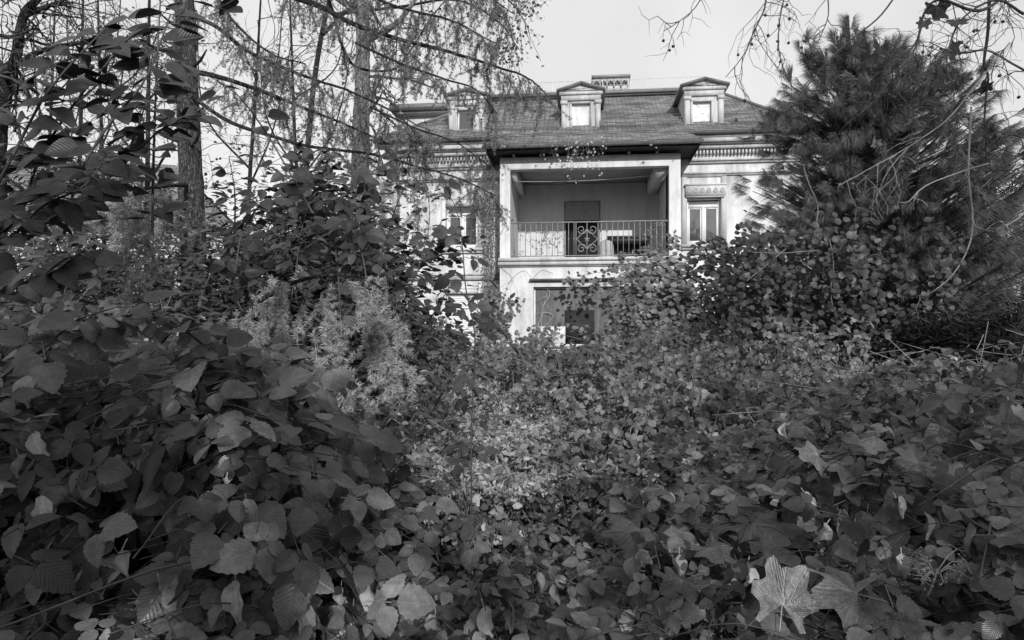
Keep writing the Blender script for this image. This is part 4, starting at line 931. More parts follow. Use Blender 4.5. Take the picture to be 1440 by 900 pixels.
shoot('leafy_shoot',[(440,300,2.6),(400,230,2.6),(370,180,2.6),(330,130,2.5),(280,100,2.5)],2.6,'arching shoot with narrow dark leaves right of the trunk','shoot',SIm,13,.075,.004,group='ovate-leaved shoots in the upper left')
shoot('leafy_shoot',[(330,330,3),(330,270,3),(322,220,3)],3,'upright shoot with narrow leaves right behind the trunk','shoot',SIm,14,.07,.004,group='ovate-leaved shoots in the upper left')
shoot('leafy_shoot',[(360,-20,2.2),(320,5,2.2),(300,15,2.2)],2.2,'dark leaves hanging in from the top edge right of the trunk','shoot',SIm,4,.075,.003,group='ovate-leaved shoots in the upper left')
for pts,lab,n,dd in (([(350,420),(370,340),(395,290),(430,262)],'dark leafy cane leaning right beneath the pale trunk',15,3.3),([(520,420),(505,340),(480,290),(440,275)],'dark leafy cane leaning left beneath the pale trunk',15,3.1),([(330,400),(340,330),(372,285),(410,300)],'leafy cane bending over right of the larch trunk',13,2.9)):
    shoot('bramble_cane',pts,dd,lab,'bramble',CLd+SIm,n,.074)
# bare dead stems lying over the growth
for pts,D,lab in (([(540,600),(565,570),(583,545)],4.6,'pale broken stick standing left of the clearing'),([(520,560),(560,575),(585,570)],4.7,'thin pale stick lying beside the broken one'),([(1085,725),(1130,700),(1170,690)],2.8,'straight dead stem slanting over the brambles right of centre'),([(1080,690),(1150,740),(1215,790)],2.6,'thin dead stem running down to the dark gap at right'),([(300,560),(215,525),(100,540),(75,535)],2.0,'thin bent stem over the dark gap in the left bank')):
    g=G(); L=smooth_line([at(p[0],p[1],D) for p in pts],5); g.tube(L,.0045 if D>3 else .0028,6); o=g.build('dead_stem',M['twig_pale']); tag(o,lab,'stem','bare dead stems')
# ---------------------------------------------------------------- woody growth
def limb(g,pts,r0,r1,sides=8,n=6,wob=0.): 
    L=smooth_line(pts,n)
    if wob: L=L+np.cumsum(RNG.normal(size=L.shape)*wob,axis=0)*np.linspace(0,1,len(L))[:,None]
    g.tube(L,np.linspace(r0,r1,len(L)),sides); return L
def twigs(g,L,n,length,r,depth=2,down=.3,fan=1.,start=.15,out=None,sides=4,crook=.25):
    """side twigs off line L, recursively; collects tip points in out"""
    for k in range(n):
        i=int(len(L)*(start+(1-start)*RNG.random())); i=min(max(i,1),len(L)-1); t=unit(L[i]-L[i-1])
        d=unit(t*.5+RNG.normal(size=3)*fan+np.array([0,0,-down])); ln=length*RNG.uniform(.45,1.15); m=5
        P_=[L[i]]; 
        for j in range(m): d=unit(d+RNG.normal(size=3)*crook+np.array([0,0,-down*.25])); P_.append(P_[-1]+d*ln/m)
        P_=np.array(P_); g.tube(P_,np.linspace(r,r*.45,len(P_)),sides)
        if out is not None: out+= [P_[-1],P_[-3],P_[2]]
        if depth>1: twigs(g,P_,max(2,int(n*.45)),length*.5,r*.6,depth-1,down,fan,.1,out,3,crook)
def trunk_mesh(pts,radii,sides=14,rough=.04,n=10):
    L=smooth_line(pts,n); rr=np.interp(np.linspace(0,1,len(L)),np.linspace(0,1,len(radii)),radii); g=G(); g.tube(L,rr,sides)
    V=g.V[0]; c=np.repeat(L,sides,axis=0); dd=V-c; a=np.tile(np.arange(sides),len(L)); s=1+rough*(np.sin(a*2.4+V[:,2]*1.7)+np.sin(a*4.1-V[:,2]*5.3))+RNG.normal(size=len(V))*rough*.6
    g.V[0]=c+dd*s[:,None]; return g,L
# needle tufts --------------------------------------------------
def tuft(n,L,w,cone,seed,droop=0.):
    """n needles out of one spur; each a thin folded blade"""
    r=np.random.default_rng(seed); d=r.normal(size=(n,3)); d[:,0]=abs(d[:,0])*cone+.15; d=unit(d); ln=L*r.uniform(.7,1.1,n)
    s=unit(np.cross(d,r.normal(size=(n,3))))*w; tip=d*ln[:,None]; tip[:,2]-=droop*ln
    mid=d*ln[:,None]*.55
    V=np.stack([-s*.6,s*.6,mid+s,mid-s,tip],1).reshape(-1,3); i=np.arange(n)[:,None]*5
    return V,[i+np.array([[0,1,2,3]]),i+np.array([[3,2,4]])],np.full((len(V),2),.5)
LT=[tuft(26,1.,.036,.35,s) for s in range(5)]
def needle_twig(g,gn,P_,step,size,r0=.0022,lo=0.):
    P_=np.asarray(P_); g.tube(P_,np.linspace(r0,r0*.5,len(P_)),4)
    cum=np.concatenate([[0],np.cumsum(np.linalg.norm(np.diff(P_,axis=0),axis=1))]); n=max(2,int(cum[-1]*(1-lo)/step)); s=cum[-1]*(lo+(1-lo)*np.linspace(0,1,n))
    Q=np.stack([np.interp(s,cum,P_[:,k]) for k in range(3)],-1)
    q=RNG.integers(0,5,n)
    for t in range(5):
        m=q==t; 
        if m.any(): scatter(gn,LT[t],frames(rdir(m.sum()),rdir(m.sum(),-.3)),Q[m],size*RNG.uniform(.7,1.15,m.sum()))
def hang(p,ln,lean=(0,0),m=6,crook=.12,swing=0.):
    d=unit(np.array([lean[0],lean[1]-.05,-1.])); P_=[np.array(p,float)]
    for j in range(m): d=unit(d+RNG.normal(size=3)*crook+np.array([0,0,-.12])); P_.append(P_[-1]+d*ln/m)
    return np.array(P_)
# --- larch at left: trunk, boughs, drooping needled twigs
TD=8.0
lr=empty('larch_tree',(*at(272,480,TD)[:2],ground(at(272,480,TD)[0],TD))); tag(lr,'larch with scaly dark trunk at left, long boughs drooping towards the villa','larch')
tg,TL=trunk_mesh([at(275,700,TD)*[1,1,0]+[0,0,.05],at(274,430,TD),at(270,300,TD),at(265,150,TD),at(259,0,TD),at(256,-200,TD+.1),at(254,-420,TD+.3)],[.19,.15,.135,.12,.105,.08,.04],18,.05)
tr=tg.build('trunk',M['bark'],lr,off=lr.location,smooth=True)
BG=[([(262,100),(300,106),(360,125),(430,155),(490,178),(545,205)],[8,7.9,7.8,7.6,7.5,7.4],.035,13),
 ([(256,-60),(340,-50),(400,-10),(450,8),(500,33),(560,52),(625,66),(690,84),(740,100),(770,122)],[8,8,7.8,7.8,7.7,7.6,7.6,7.5,7.4,7.4],.045,22),
 ([(256,-40),(330,-60),(430,-40),(466,9),(480,58),(503,96),(556,102),(582,76),(612,30),(640,2)],[8,8,8,8.2,8.2,8.3,8.3,8.3,8.4,8.4],.026,14),
 ([(258,20),(300,35),(345,70),(400,95),(440,110),(500,130),(560,160),(600,200)],[8,7.8,7.4,7.2,7.1,7.0,6.9,6.9],.026,20),
 ([(256,-30),(300,-10),(330,30),(380,75),(430,90)],[8,7.6,7.3,7,7],.022,12),
 ([(440,-80),(500,-20),(560,10),(640,30),(700,60)],[7.6,7.4,7.2,7.2,7.1],.024,18),
 ([(262,130),(320,170),(380,190),(440,205),(520,215),(580,232),(640,250),(690,275)],[8,7.6,7.2,7,6.9,6.8,6.8,6.8],.024,20),
 ([(257,-100),(400,-90),(560,-60),(660,-20),(720,20)],[8,8,8,8.2,8.2],.03,16),
 ([(500,60),(560,88),(620,110),(670,125),(700,160)],[7.2,7,6.9,6.9,6.9],.014,8),
 ([(520,150),(580,178),(640,200),(690,235)],[6.9,6.9,6.9,6.9],.012,6),
 ([(268,260),(230,262),(180,270),(120,290),(60,300)],[8,7.2,6.2,5.4,5],.026,10),
 ([(262,60),(230,70),(190,60),(130,70),(60,95),(0,120)],[8,8,8,8,8,8],.028,8),
 ([(270,320),(330,330),(390,345)],[8,8.6,9.],.02,4)]
for k,(pts,ds,r0,nt_) in enumerate(BG):
    g=G(); L=limb(g,[at(p[0],p[1],d) for p,d in zip(pts,ds)],r0,.006,7,7,.004); bo=g.build('bough',M['bark_dark'],lr,off=lr.location,smooth=True)
    g=G(); gn=G()
    for j in range(int(nt_*(3.8 if k!=6 else 2.4))):
        i=RNG.integers(int(len(L)*.22),len(L)); p=L[i]; ln=RNG.uniform(.12,.62)*(1 if k in (0,1,3) else .8)
        P_=hang(p,ln,(RNG.normal()*.55,RNG.normal()*.45),7,.18); needle_twig(g,gn,P_,.03,RNG.uniform(.036,.052),.003,RNG.uniform(0,.4))
        for q in range(RNG.integers(1,4)):
            b=P_[RNG.integers(1,6)]; needle_twig(g,gn,hang(b,ln*RNG.uniform(.2,.5),(RNG.normal()*.8,RNG.normal()*.6),5,.2),.034,RNG.uniform(.026,.04),.002)
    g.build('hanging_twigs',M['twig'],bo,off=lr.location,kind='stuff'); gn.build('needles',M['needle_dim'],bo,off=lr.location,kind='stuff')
g=G();gn=G()   # short tufts growing straight from the trunk
for j in range(60):
    i=RNG.integers(10,46); p=TL[i]+unit(np.array([RNG.normal(),-abs(RNG.normal()),0]))*.12; needle_twig(g,gn,hang(p,RNG.uniform(.12,.4),(RNG.normal()*1.2,-.5),5,.25),.028,.035)
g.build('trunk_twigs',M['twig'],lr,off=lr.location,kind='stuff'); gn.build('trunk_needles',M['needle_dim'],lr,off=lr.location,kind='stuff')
# stubs of dead branches
for py,s,l in ((95,1,.28),(128,-1,.3),(205,1,.2),(298,-1,.35),(350,1,.3),(45,-1,.25)):
    g=G(); p=at(270,py,TD-.1); g.tube([p,p+[s*l*.6,-.15,.02],p+[s*l,-.25,.1]],[.022,.016,.008],7); g.build('dead_stub',M['bark_dark'],lr,off=lr.location,smooth=True)
# --- near sprays of pale larch needles, low boughs reaching in front
def near_spray(main,D,label,hangs,dens,size,extra=()):
    P3=[at(p[0],p[1],D+(p[2] if len(p)>2 else 0)) for p in main]; root=empty('larch_bough',tuple(P3[0])); tag(root,label,'branch','low larch boughs hanging over the brambles')
    g=G(); L=limb(g,P3,.014,.004,6,8); g.build('stem',M['bark_dark'],root,off=root.location,smooth=True); g=G(); gn=G()
    for j in range(int(hangs*1.6)):
        p=L[RNG.integers(2,len(L))]+RNG.normal(size=3)*[.05,.16,.03]; ln=RNG.uniform(.15,.55)*dens; P_=hang(p,ln,(RNG.normal()*.5,-.1+RNG.normal()*.4),6,.18); needle_twig(g,gn,P_,.017,size*RNG.uniform(.8,1.15),.002)
        for q in range(2): needle_twig(g,gn,hang(P_[RNG.integers(0,5)],ln*RNG.uniform(.2,.6),(RNG.normal()*1.1,RNG.normal()*.8),5,.2),.017,size*RNG.uniform(.75,1.1),.0014)
    for e in extra:
        P_=smooth_line([at(p[0],p[1],D-.1) for p in e],5); g.tube(P_,.002,4)
        P_=P_+RNG.normal(size=P_.shape)*.008; needle_twig(g,gn,P_,.013,size*1.1,.0025)
        for q in range(5): needle_twig(g,gn,hang(P_[RNG.integers(1,len(P_)*3//4)],.14,(RNG.normal()*.9,RNG.normal()*.5),4,.2),.012,size,.0014)
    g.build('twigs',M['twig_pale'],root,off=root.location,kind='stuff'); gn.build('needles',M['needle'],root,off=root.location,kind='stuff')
near_spray([(60,285,.6),(110,280,.3),(150,290,0),(210,300,0),(255,320,0)],3.1,'pale needled larch bough left of the trunk, with two long hanging tails',18,.34,.030,(((165,330),(183,370),(195,400),(206,420)),((190,300),(208,340),(218,370),(226,398)),((120,265),(160,285),(200,310)),((180,270),(240,290),(262,320))))
near_spray([(300,520,.3),(330,455,.2),(370,420,.1),(430,392,0),(500,388,0),(545,410,0)],2.8,'largest pale larch bough, arching over beside the villa corner and drooping to the ground',17,.5,.029,(((395,440),(405,480),(412,505),(436,538)),((370,450),(360,490),(372,520)),((470,450),(474,500),(475,542)),((510,430),(520,480),(535,520),(548,575)),((520,450),(548,500),(570,520),(592,536)),((450,420),(462,450),(465,470)),((490,520),(510,560),(530,582)),((440,470),(448,510),(455,545)),((400,400),(380,450),(352,490)),((495,400),(530,440),(560,470),(575,500)),((350,450),(335,480),(330,515)),((530,430),(540,480),(558,540),(562,560))))
near_spray([(255,470,.4),(290,480,.2),(330,500,0),(360,520,0)],2.7,'small pale larch spray low in the left bank under the big one',12,.3,.03)
# --- other trees on the left
def bare_tree(name,base,limbs,r,label,cat,leafmat='twigleaf',nt=10,length=.9,leaves=400,lsz=.05,barkm='bark_dark',down=.25,depth=3):
    root=empty(name,(base[0],base[1],ground(base[0],base[1]))); tag(root,label,cat)
    out=[]; gt=G()
    for k,(pts,rr) in enumerate(limbs):
        if k==0: g,L=trunk_mesh(pts,rr,14,.04); g.build('trunk',M[barkm],root,off=root.location,smooth=True)
        else: g=G(); L=limb(g,pts,rr[0],rr[1],8,6,.006); g.build('limb',M[barkm],root,off=root.location,smooth=True)
        twigs(gt,L,nt,length,rr[-1]*.45+.004,depth,down,.9,.3 if k==0 else .1,out)
    gt.build('twigs',M['twig'],root,off=root.location,kind='stuff')
    if leaves and out:
        out=np.array(out); q=out[RNG.integers(0,len(out),leaves)]+RNG.normal(size=(leaves,3))*.06; g=G(); scatter(g,small_leaf('o'),frames(rdir(leaves),rdir(leaves,-.8)),q,lsz*RNG.uniform(.6,1.2,leaves)); g.build('leaves',M[leafmat],root,off=root.location,kind='stuff')
    return root
D=7.0; b=at(-5,480,D)
bare_tree('forked_tree',b,[([b*[1,1,0],at(-12,300,D),at(-8,200,D),at(2,130,D),at(8,95,D)],[.17,.13,.11,.10,.085]),([at(8,98,D),at(22,85,D),at(30,50,D),at(42,18,D),at(68,-8,D),at(90,-60,D)],[.055,.03]),([at(6,105,D),at(-15,60,D),at(-30,-20,D)],[.05,.02]),([at(22,92,D),at(60,72,D),at(110,62,D),at(170,55,D),at(215,50,D)],[.03,.012]),([at(0,50,D),at(40,55,D),at(75,65,D),at(100,68,D)],[.02,.008]),([at(42,18,D),at(66,8,D),at(90,-5,D)],[.03,.012])],.1,'tree at the left edge forking above eye level','tree',nt=9,leaves=120,length=.8)
D=15.; b=at(506,480,D)
bt=bare_tree('sunlit_tree',b,[([b*[1,1,0],at(507,330,D),at(507,230,D),at(509,140,D),at(510,60,D),at(508,-40,D),at(505,-200,D)],[.26,.21,.20,.17,.15,.12,.07]),([at(507,170,D),at(520,150,D),at(528,128,D)],[.12,.05]),([at(509,60,D),at(560,30,D),at(600,-30,D)],[.09,.03]),([at(509,20,D),at(450,-20,D),at(400,-60,D)],[.09,.03])],.1,'thick tree left of the villa, sunlight on its trunk painted as pale bark','tree',nt=7,leaves=300,length=1.6,barkm='bark_pale_sunlit',lsz=.09)  # pale bark tone stands in for sun on the trunk
D=14.5; b=at(494,480,D)
for i,(px,D,top,lean,lab) in enumerate(((108,11,-80,10,'thin bare tree between the left edge and the larch, nearer one'),(150,12,-60,-14,'thin bare tree between the left edge and the larch, farther one'),(205,10,-90,6,'slim bare tree just left of the larch trunk'),(340,12,-60,30,'slim bare tree right of the larch trunk, leaning right'),(425,13,-80,-20,'twiggy bare tree midway between larch and pale trunk'),(60,14,-60,20,'faint bare tree behind the fork at the left edge'))):
    b=at(px,480,D); bare_tree('bare_tree',b,[([b*[1,1,0],at(px+lean*.3,300,D),at(px+lean*.6,150,D),at(px+lean,top,D)],[.045,.035,.028,.012]),([at(px+lean*.4,260,D),at(px+45,180,D),at(px+70,60,D)],[.02,.009]),([at(px+lean*.45,240,D),at(px-50,160,D),at(px-60,30,D)],[.02,.009]),([at(px+lean*.6,140,D),at(px+50,90,D),at(px+60,-10,D)],[.018,.008])],.1,lab,'tree',nt=8,leaves=160,length=1.3,lsz=.07,down=.05)
# birch-like drooping twigs with small leaves above the left dormer
b=at(600,480,17)
rb=empty('birch_tree',(b[0]-3.2,17,ground(0,17))); tag(rb,'thin-twigged birch with small dangling leaves, crown above the left dormer','birch')
g,L=trunk_mesh([np.array(rb.location),at(430,250,17),at(452,50,17),at(500,-120,16.8)],[.09,.07,.06,.04],10); g.build('trunk',M['bark_dark'],rb,off=rb.location,smooth=True)
gt=G(); out=[]
for pts,r0 in (([(452,50),(540,-30),(620,-40),(690,-20),(735,20)],.05),([(480,-20),(600,-80),(700,-60),(760,-10)],.05),([(470,20),(560,10),(640,0),(700,30),(730,70)],.04)):
    g=G(); L=limb(g,[at(p[0],p[1],16.5) for p in pts],r0,.012,6,8); g.build('limb',M['bark_dark'],rb,off=rb.location)
    for k in range(20):
        p=L[RNG.integers(12,len(L))]; P_=hang(p,RNG.uniform(.5,1.7),(RNG.normal()*.5,RNG.normal()*.4),7,.2); gt.tube(P_,.006,3); out+=list(P_[2:]); 
        for q in range(3): H=hang(P_[RNG.integers(1,6)],.6,(RNG.normal(),RNG.normal()),5,.25); gt.tube(H,.004,3); out+=list(H[1:])
gt.build('twigs',M['twig'],rb,off=rb.location,kind='stuff'); out=np.array(out); k=900; q=out[RNG.integers(0,len(out),k)]+RNG.normal(size=(k,3))*.05; g=G(); scatter(g,small_leaf('o'),frames(rdir(k),rdir(k,-1)),q,RNG.uniform(.06,.11,k)); g.build('leaves',M['twigleaf'],rb,off=rb.location,kind='stuff')
# evergreen shrubs that close the view at left
def shrub(px,D,wd,top,label,m='evergreen',n=2600,sz=.11,stems=9,T=None,deep=.8,name='evergreen_shrub',bottom=.25,cat='shrub'):
    b=at(px,480,D); h=EYE+(HORIZON-top)/F*D; root=empty(name,(b[0],D,ground(b[0],D))); tag(root,label,cat)
    gs=G(); cl=[]
    for k in range(stems):
        e=np.array([b[0]+RNG.normal()*wd*.42,D+RNG.normal()*deep*.4,h*RNG.uniform(.6,1.)]); L=limb(gs,[np.array(root.location)+RNG.normal(size=3)*[.15,.1,0],(e+np.array(root.location))/2+RNG.normal(size=3)*.15,e],.02,.006,5,5); twigs(gs,L,5,h*.25,.006,1,-.2,.8,.3,cl)
    cl=np.array(cl); nc=max(30,len(cl)); 
    u=RNG.normal(size=(60,3)); u=unit(u)*RNG.random((60,1))**.4; C2=np.array([b[0],D,h*.55])+u*[wd*.5,deep*.6,h*.45]; cl=np.vstack([cl,C2]); cl[:,2]=np.clip(cl[:,2],bottom,h)
    q=cl[RNG.integers(0,len(cl),n)]+RNG.normal(size=(n,3))*[.16,.16,.12]; d=unit(q-np.array([b[0],D+.2,h*.4])); nn=unit(d*.5+np.array([0,-.3,.7])+RNG.normal(size=(n,3))*.4)
    g=G(); T=T or leaflet(1,.2,3,0,.25,.3,shape='lance'); scatter(g,T,frames(nn,rdir(n)+d*.6),q,sz*RNG.uniform(.6,1.2,n))
    gs.build('branches',M['twig'],root,off=root.location,kind='stuff'); g.build('foliage',M[m],root,off=root.location,kind='stuff'); return root
shrub(40,6.5,2.6,250,'dark evergreen shrub behind the fork at the left edge',n=5200,deep=1.4)
shrub(180,9,2.6,245,'dense dark shrub between the left edge and the larch trunk',n=5200,deep=1.4,m='yew')
shrub(110,5.2,1.7,330,'lower dark shrub under the pale hanging larch tails',n=2200)
shrub(330,9.5,1.7,255,'rhododendron with upright narrow leaves just right of the larch trunk',n=1800,sz=.15)
shrub(300,7,1.6,375,'dark shrub at the foot of the larch trunk',n=2000)
shrub(430,8.5,1.7,262,'dark shrub below the pale trunk with sky showing through',n=3600)
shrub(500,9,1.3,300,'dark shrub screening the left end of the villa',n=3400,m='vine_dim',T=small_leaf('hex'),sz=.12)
shrub(535,10,.75,430,'leafy bush at the left foot of the villa wall',n=2200,m='vine_dim',T=small_leaf('hex'),sz=.11)
shrub(450,5.5,1.4,450,'shaded thicket behind the big larch bough',n=2200)
shrub(245,14,3.6,285,'distant thicket seen behind the larch trunk',n=2600,sz=.16,m='yew')
shrub(360,6.6,1.6,335,'dark undergrowth shrub between larch trunk and big larch bough',n=3200)
shrub(475,6.4,1.3,345,'dark shrub right above the big larch bough',n=3000)
shrub(225,6.0,1.6,345,'dark shrub directly left of the larch foot',n=3000)
shrub(60,4.4,1.4,395,'dark shrub low at the left edge behind the bramble bank',n=2400)
shrub(405,7.6,1.7,248,'tall dark broad-leaved shrub between the larch trunk and the pale trunk',n=2600,m='bramble_dark',T=leaflet(1,.36,4,0,.2,.3),sz=.15)
shrub(480,7.2,1.2,262,'dark broad-leaved shrub in front of the pale trunk',n=2000,m='bramble_dark',T=leaflet(1,.36,4,0,.2,.3),sz=.14)
shrub(610,15.5,1.0,468,'low bush in front of the left wing shutters',n=1800,m='vine_dim',T=small_leaf('hex'),sz=.12)
# ---------------------------------------------------------------- climbers on the villa
def climber(name,label,stems,n,spread,sz,m,leaft,cat='climber',smat='vinestem',sr=.008,tw=4,kindleaf=True):
    root=empty(name,tuple(stems[0][0])); tag(root,label,cat); g=G(); out=[]
    for s in stems:
        L=limb(g,s,sr,sr*.5,5,6,.012); out+=list(L); twigs(g,L,tw,.5,sr*.4,1,.3,.8,.1,out,3)
    g.build('stems',M[smat],root,off=root.location,kind='stuff')
    if n:
        out=np.array(out); q=out[RNG.integers(0,len(out),n)]+RNG.normal(size=(n,3))*spread; nn=unit(np.array([0,-1.,.5])+RNG.normal(size=(n,3))*.5); hd=unit(np.array([0,-.3,-1.])+RNG.normal(size=(n,3))*.6)
        g=G(); scatter(g,leaft,frames(nn,hd),q,sz*RNG.uniform(.6,1.2,n)); g.build('leaves',M[m],root,off=root.location,kind='stuff')
    return root
HX=small_leaf('hex'); OV=small_leaf('o')
def H(px,py,v): return np.array(loc_house(U(px,v),v,Z(py,px,v)))
st=[]
for k in range(16):
    x=690+RNG.normal()*7; st.append([H(x+RNG.normal()*8,495,.9),H(x,430,.9),H(x+RNG.normal()*4,360,.85),H(x+RNG.normal()*6,300,.9),H(x+RNG.normal()*9,235+RNG.random()*60,.85)])
climber('climbing_vine','tangled column of dry vine stems in the corner left of the balcony bay',st,900,.10,.07,'vine',OV,tw=14)
climber('climbing_vine','leafier foot of the vine at the lower left corner of the bay',[[H(700,495,-.15),H(712,450,-.15),H(728,420,-.15)],[H(705,495,-.2),H(705,440,-.2),H(700,400,-.2)],[H(690,490,.2),H(688,440,.3),H(690,400,.5)]],420,.13,.13,'vine',HX,tw=6)
climber('climbing_vine','thin bare vine looping over the wall above the wide window',[[H(703,440,-.02),H(715,400,-.02),H(735,382,-.02),H(748,392,-.02)],[H(748,394,-.02),H(760,380,-.02),H(775,384,-.02)],[H(703,375,-.02),H(720,395,-.02),H(705,420,-.02)],[H(690,350,-.1),H(708,320,-.05),H(714,295,-.1),H(706,290,-.1)]],0,.1,.1,'vine',HX,tw=3,sr=.006)
climber('climbing_vine','ivy tendrils hanging down the left end of the villa wall',[[H(577,250,1.1),H(583,300,1.1),H(580,345,1.1)],[H(590,300,1.1),H(585,340,1.1),H(575,400,1.1),H(580,440,1.1)],[H(556,300,1.15),H(560,380,1.15),H(565,440,1.15)]],320,.07,.10,'vine',OV,tw=8,sr=.005)
climber('dry_vine','withered vine dangling over the gutter of the bay roof',[[H(690,205,-1.05),H(760,203,-1.08),H(800,202,-1.1),H(860,203,-1.06)]]+[[H(x,200,-1.08),H(x+RNG.normal()*6,212,-1.15),H(x+RNG.normal()*9,222+RNG.random()*22,-1.12)] for x in RNG.uniform(782,835,13)]+[[H(x,203,-1.08),H(x+3,196,-1.1),H(x+RNG.normal()*9,185,-1.0)] for x in (705,740,800,850,915)],110,.08,.085,'dry',OV,tw=6,sr=.005)
climber('dry_vine','bare twigs climbing through the right end of the balcony railing',[[H(905,358,.3),H(925,345,.3),H(938,322,.3),H(932,305,.3)],[H(890,352,.2),H(910,348,.2),H(925,330,.2)],[H(905,330,.3),H(915,318,.3),H(930,335,.3)]],60,.06,.10,'vine',OV,tw=5)
climber('dry_vine','pale dead branch standing behind the wide ground floor window',[[H(754,470,.12),H(760,440,.12),H(766,412,.12)],[H(760,465,.12),H(764,440,.12),H(777,442,.12),H(772,452,.12)],[H(764,430,.12),H(772,415,.12),H(765,405,.12)]],0,.1,.1,'vine',OV,tw=5,smat='sheet',sr=.013)
# ---------------------------------------------------------------- vine-covered mound beside the bay
def vine_cover(name,label,PP,NN,sz,m,cat,parts=260,strands=0,T=None,size_px=None):
    root=empty(name,(PP[:,0].mean(),PP[:,1].mean(),ground(0,PP[:,1].mean()))); tag(root,label,cat)
    n=len(PP); near=np.argsort(PP[:,1]+RNG.random(n)*2.)[:parts]; rest=np.setdiff1d(np.arange(n),near); me=tmesh('vine_leaf',leaflet(1,.5,4,.03,.12,.3,shape='round'),M[m]); off=np.array(root.location)
    nn=unit(NN*.45+np.array([0,-.7,.45])+RNG.normal(size=(n,3))*.36); hd=unit(np.array([0,-.6,-.9])+RNG.normal(size=(n,3))*.6); s=sz*RNG.uniform(.65,1.2,n)
    for q in near: put('leaf',me,root,off,PP[q],nn[q],hd[q],s[q])
    g=G(); scatter(g,HX,frames(nn[rest],hd[rest]),PP[rest],s[rest]); g.build('leaf_mass',M[m],root,off=off,kind='stuff'); return root
def mound(c,rad,n,inner=.35):
    d=unit(RNG.normal(size=(n,3))); d[:,2]=abs(d[:,2])*1.0-.15; d[:,1]=-abs(d[:,1])*.95+RNG.normal(size=n)*.15; d=unit(d)
    lump=1+.09*np.sin(d[:,0]*7+c[0])*np.sin(d[:,2]*6)+.07*np.sin(d[:,0]*15+2)*np.cos(d[:,2]*13+c[0]); r=lump*(1-RNG.random(n)**3*inner)
    return np.array(c)+d*rad*r[:,None],d
def mcover(spec,n):
    Ps,Ns=[],[]
    for c,rad,w_ in spec: p,d=mound(c,rad,int(n*w_)); Ps.append(p);Ns.append(d)
    return np.vstack(Ps),np.vstack(Ns)
D=15.5
def ml(px,top,r,dd=0.): 
    c=at(px,480,D+dd); return (np.array([c[0],c[1],.3]),(r,1.35,EYE+(HORIZON-top)/F*(D+dd)-.3))
PP,NN=mcover([ml(885,374,.8,.4)+(.07,),ml(930,346,1.1)+(.16,),ml(990,340,1.2,-.2)+(.2,),ml(1050,334,1.15,-.2)+(.2,),ml(1110,350,1.15,-.6)+(.2,),(at(1000,540,D-2.2),(2.3,1.2,.95),.16)],12500)
vm=vine_cover('vine_mound','big mound of climber leaves smothering the shrubs right of the balcony bay',PP,NN,.135,'vine','climber',290)
g=G()
for k in range(40):
    e=at(RNG.uniform(800,1100),RNG.uniform(375,560),D-1.3+RNG.random()); b=at(RNG.uniform(900,1060),540,D); limb(g,[b,(b+e)/2+[0,-.2,.5],e],.012,.004,5,5)
g.build('runners',M['vinestem'],vm,off=vm.location,kind='stuff')
climber('climbing_vine','leafy runners reaching left over the wide window lintel',[[H(900,370,-.7),H(860,380,-.6),H(830,385,-.5),H(803,390,-.5)],[H(880,400,-.8),H(840,400,-.7),H(825,415,-.7)],[H(930,360,-.6),H(900,362,-.6),H(870,366,-.6)]],170,.08,.13,'vine',HX,tw=6,sr=.007)
climber('climbing_vine','leafy runners across the bottom of the wide window',[[H(740,480,-.5),H(760,470,-.5),H(775,462,-.5)],[H(770,485,-.6),H(800,455,-.6),H(840,460,-.6),H(880,450,-.6)],[H(800,480,-.7),H(840,470,-.7),H(900,470,-.7)],[H(745,490,-.5),H(757,478,-.5),H(750,462,-.5)]],150,.10,.13,'vine',HX,tw=6,sr=.006)
# ---------------------------------------------------------------- the long-needled pine and its climber
D=12.; pc=at(1222,480,D); pt=empty('pine_tree',(pc[0],D,ground(pc[0],D))); tag(pt,'tall soft-needled pine right of the villa, lower half overgrown by a climber','pine')
topz=EYE+(HORIZON-22)/F*D
g,L=trunk_mesh([np.array(pt.location),at(1218,300,D),at(1205,150,D),at(1193,60,D),at(1192,22,D)],[.2,.15,.09,.045,.02],12); g.build('trunk',M['bark_dark'],pt,off=pt.location,smooth=True)
g,L2=trunk_mesh([at(1220,330,D),at(1250,220,D+.2),at(1262,130,D+.2),at(1258,62,D+.2)],[.1,.07,.045,.02],10); g.build('leader',M['bark_dark'],pt,off=pt.location,smooth=True)
PT=[]
for s in range(5):   # shoot: needles all along 1 unit, drooping, brush-like
    r=np.random.default_rng(s+40); n=150; t=.1+.9*r.random(n)**.8; a=r.uniform(0,2*PI,n); base=np.stack([t,np.zeros(n),.12*t],-1)
    d=unit(np.stack([r.uniform(.6,1.3,n),np.cos(a)*.55,np.sin(a)*.5-.1],-1)); ln=r.uniform(.42,.72,n); w_=np.cross(d,r.normal(size=(n,3))); w_=unit(w_)*.0075
    mid=base+d*ln[:,None]*.55; tip=base+d*ln[:,None]; tip[:,2]-=.55*ln; mid[:,2]-=.10*ln
    V=np.stack([base-w_*.6,base+w_*.6,mid+w_,mid-w_,tip],1).reshape(-1,3); i=np.arange(n)[:,None]*5
    PT.append((V,[i+np.array([[0,1,2,3]]),i+np.array([[3,2,4]])],np.full((len(V),2),.5)))
prof_y=np.array([22,60,100,140,200,250,300,400,520.]); prof_l=np.array([3,12,48,104,122,130,142,160,150.]); prof_r=np.array([3,10,44,118,172,200,212,205,190.])
nb_=0; gb=G(); sh_p=[];sh_d=[]
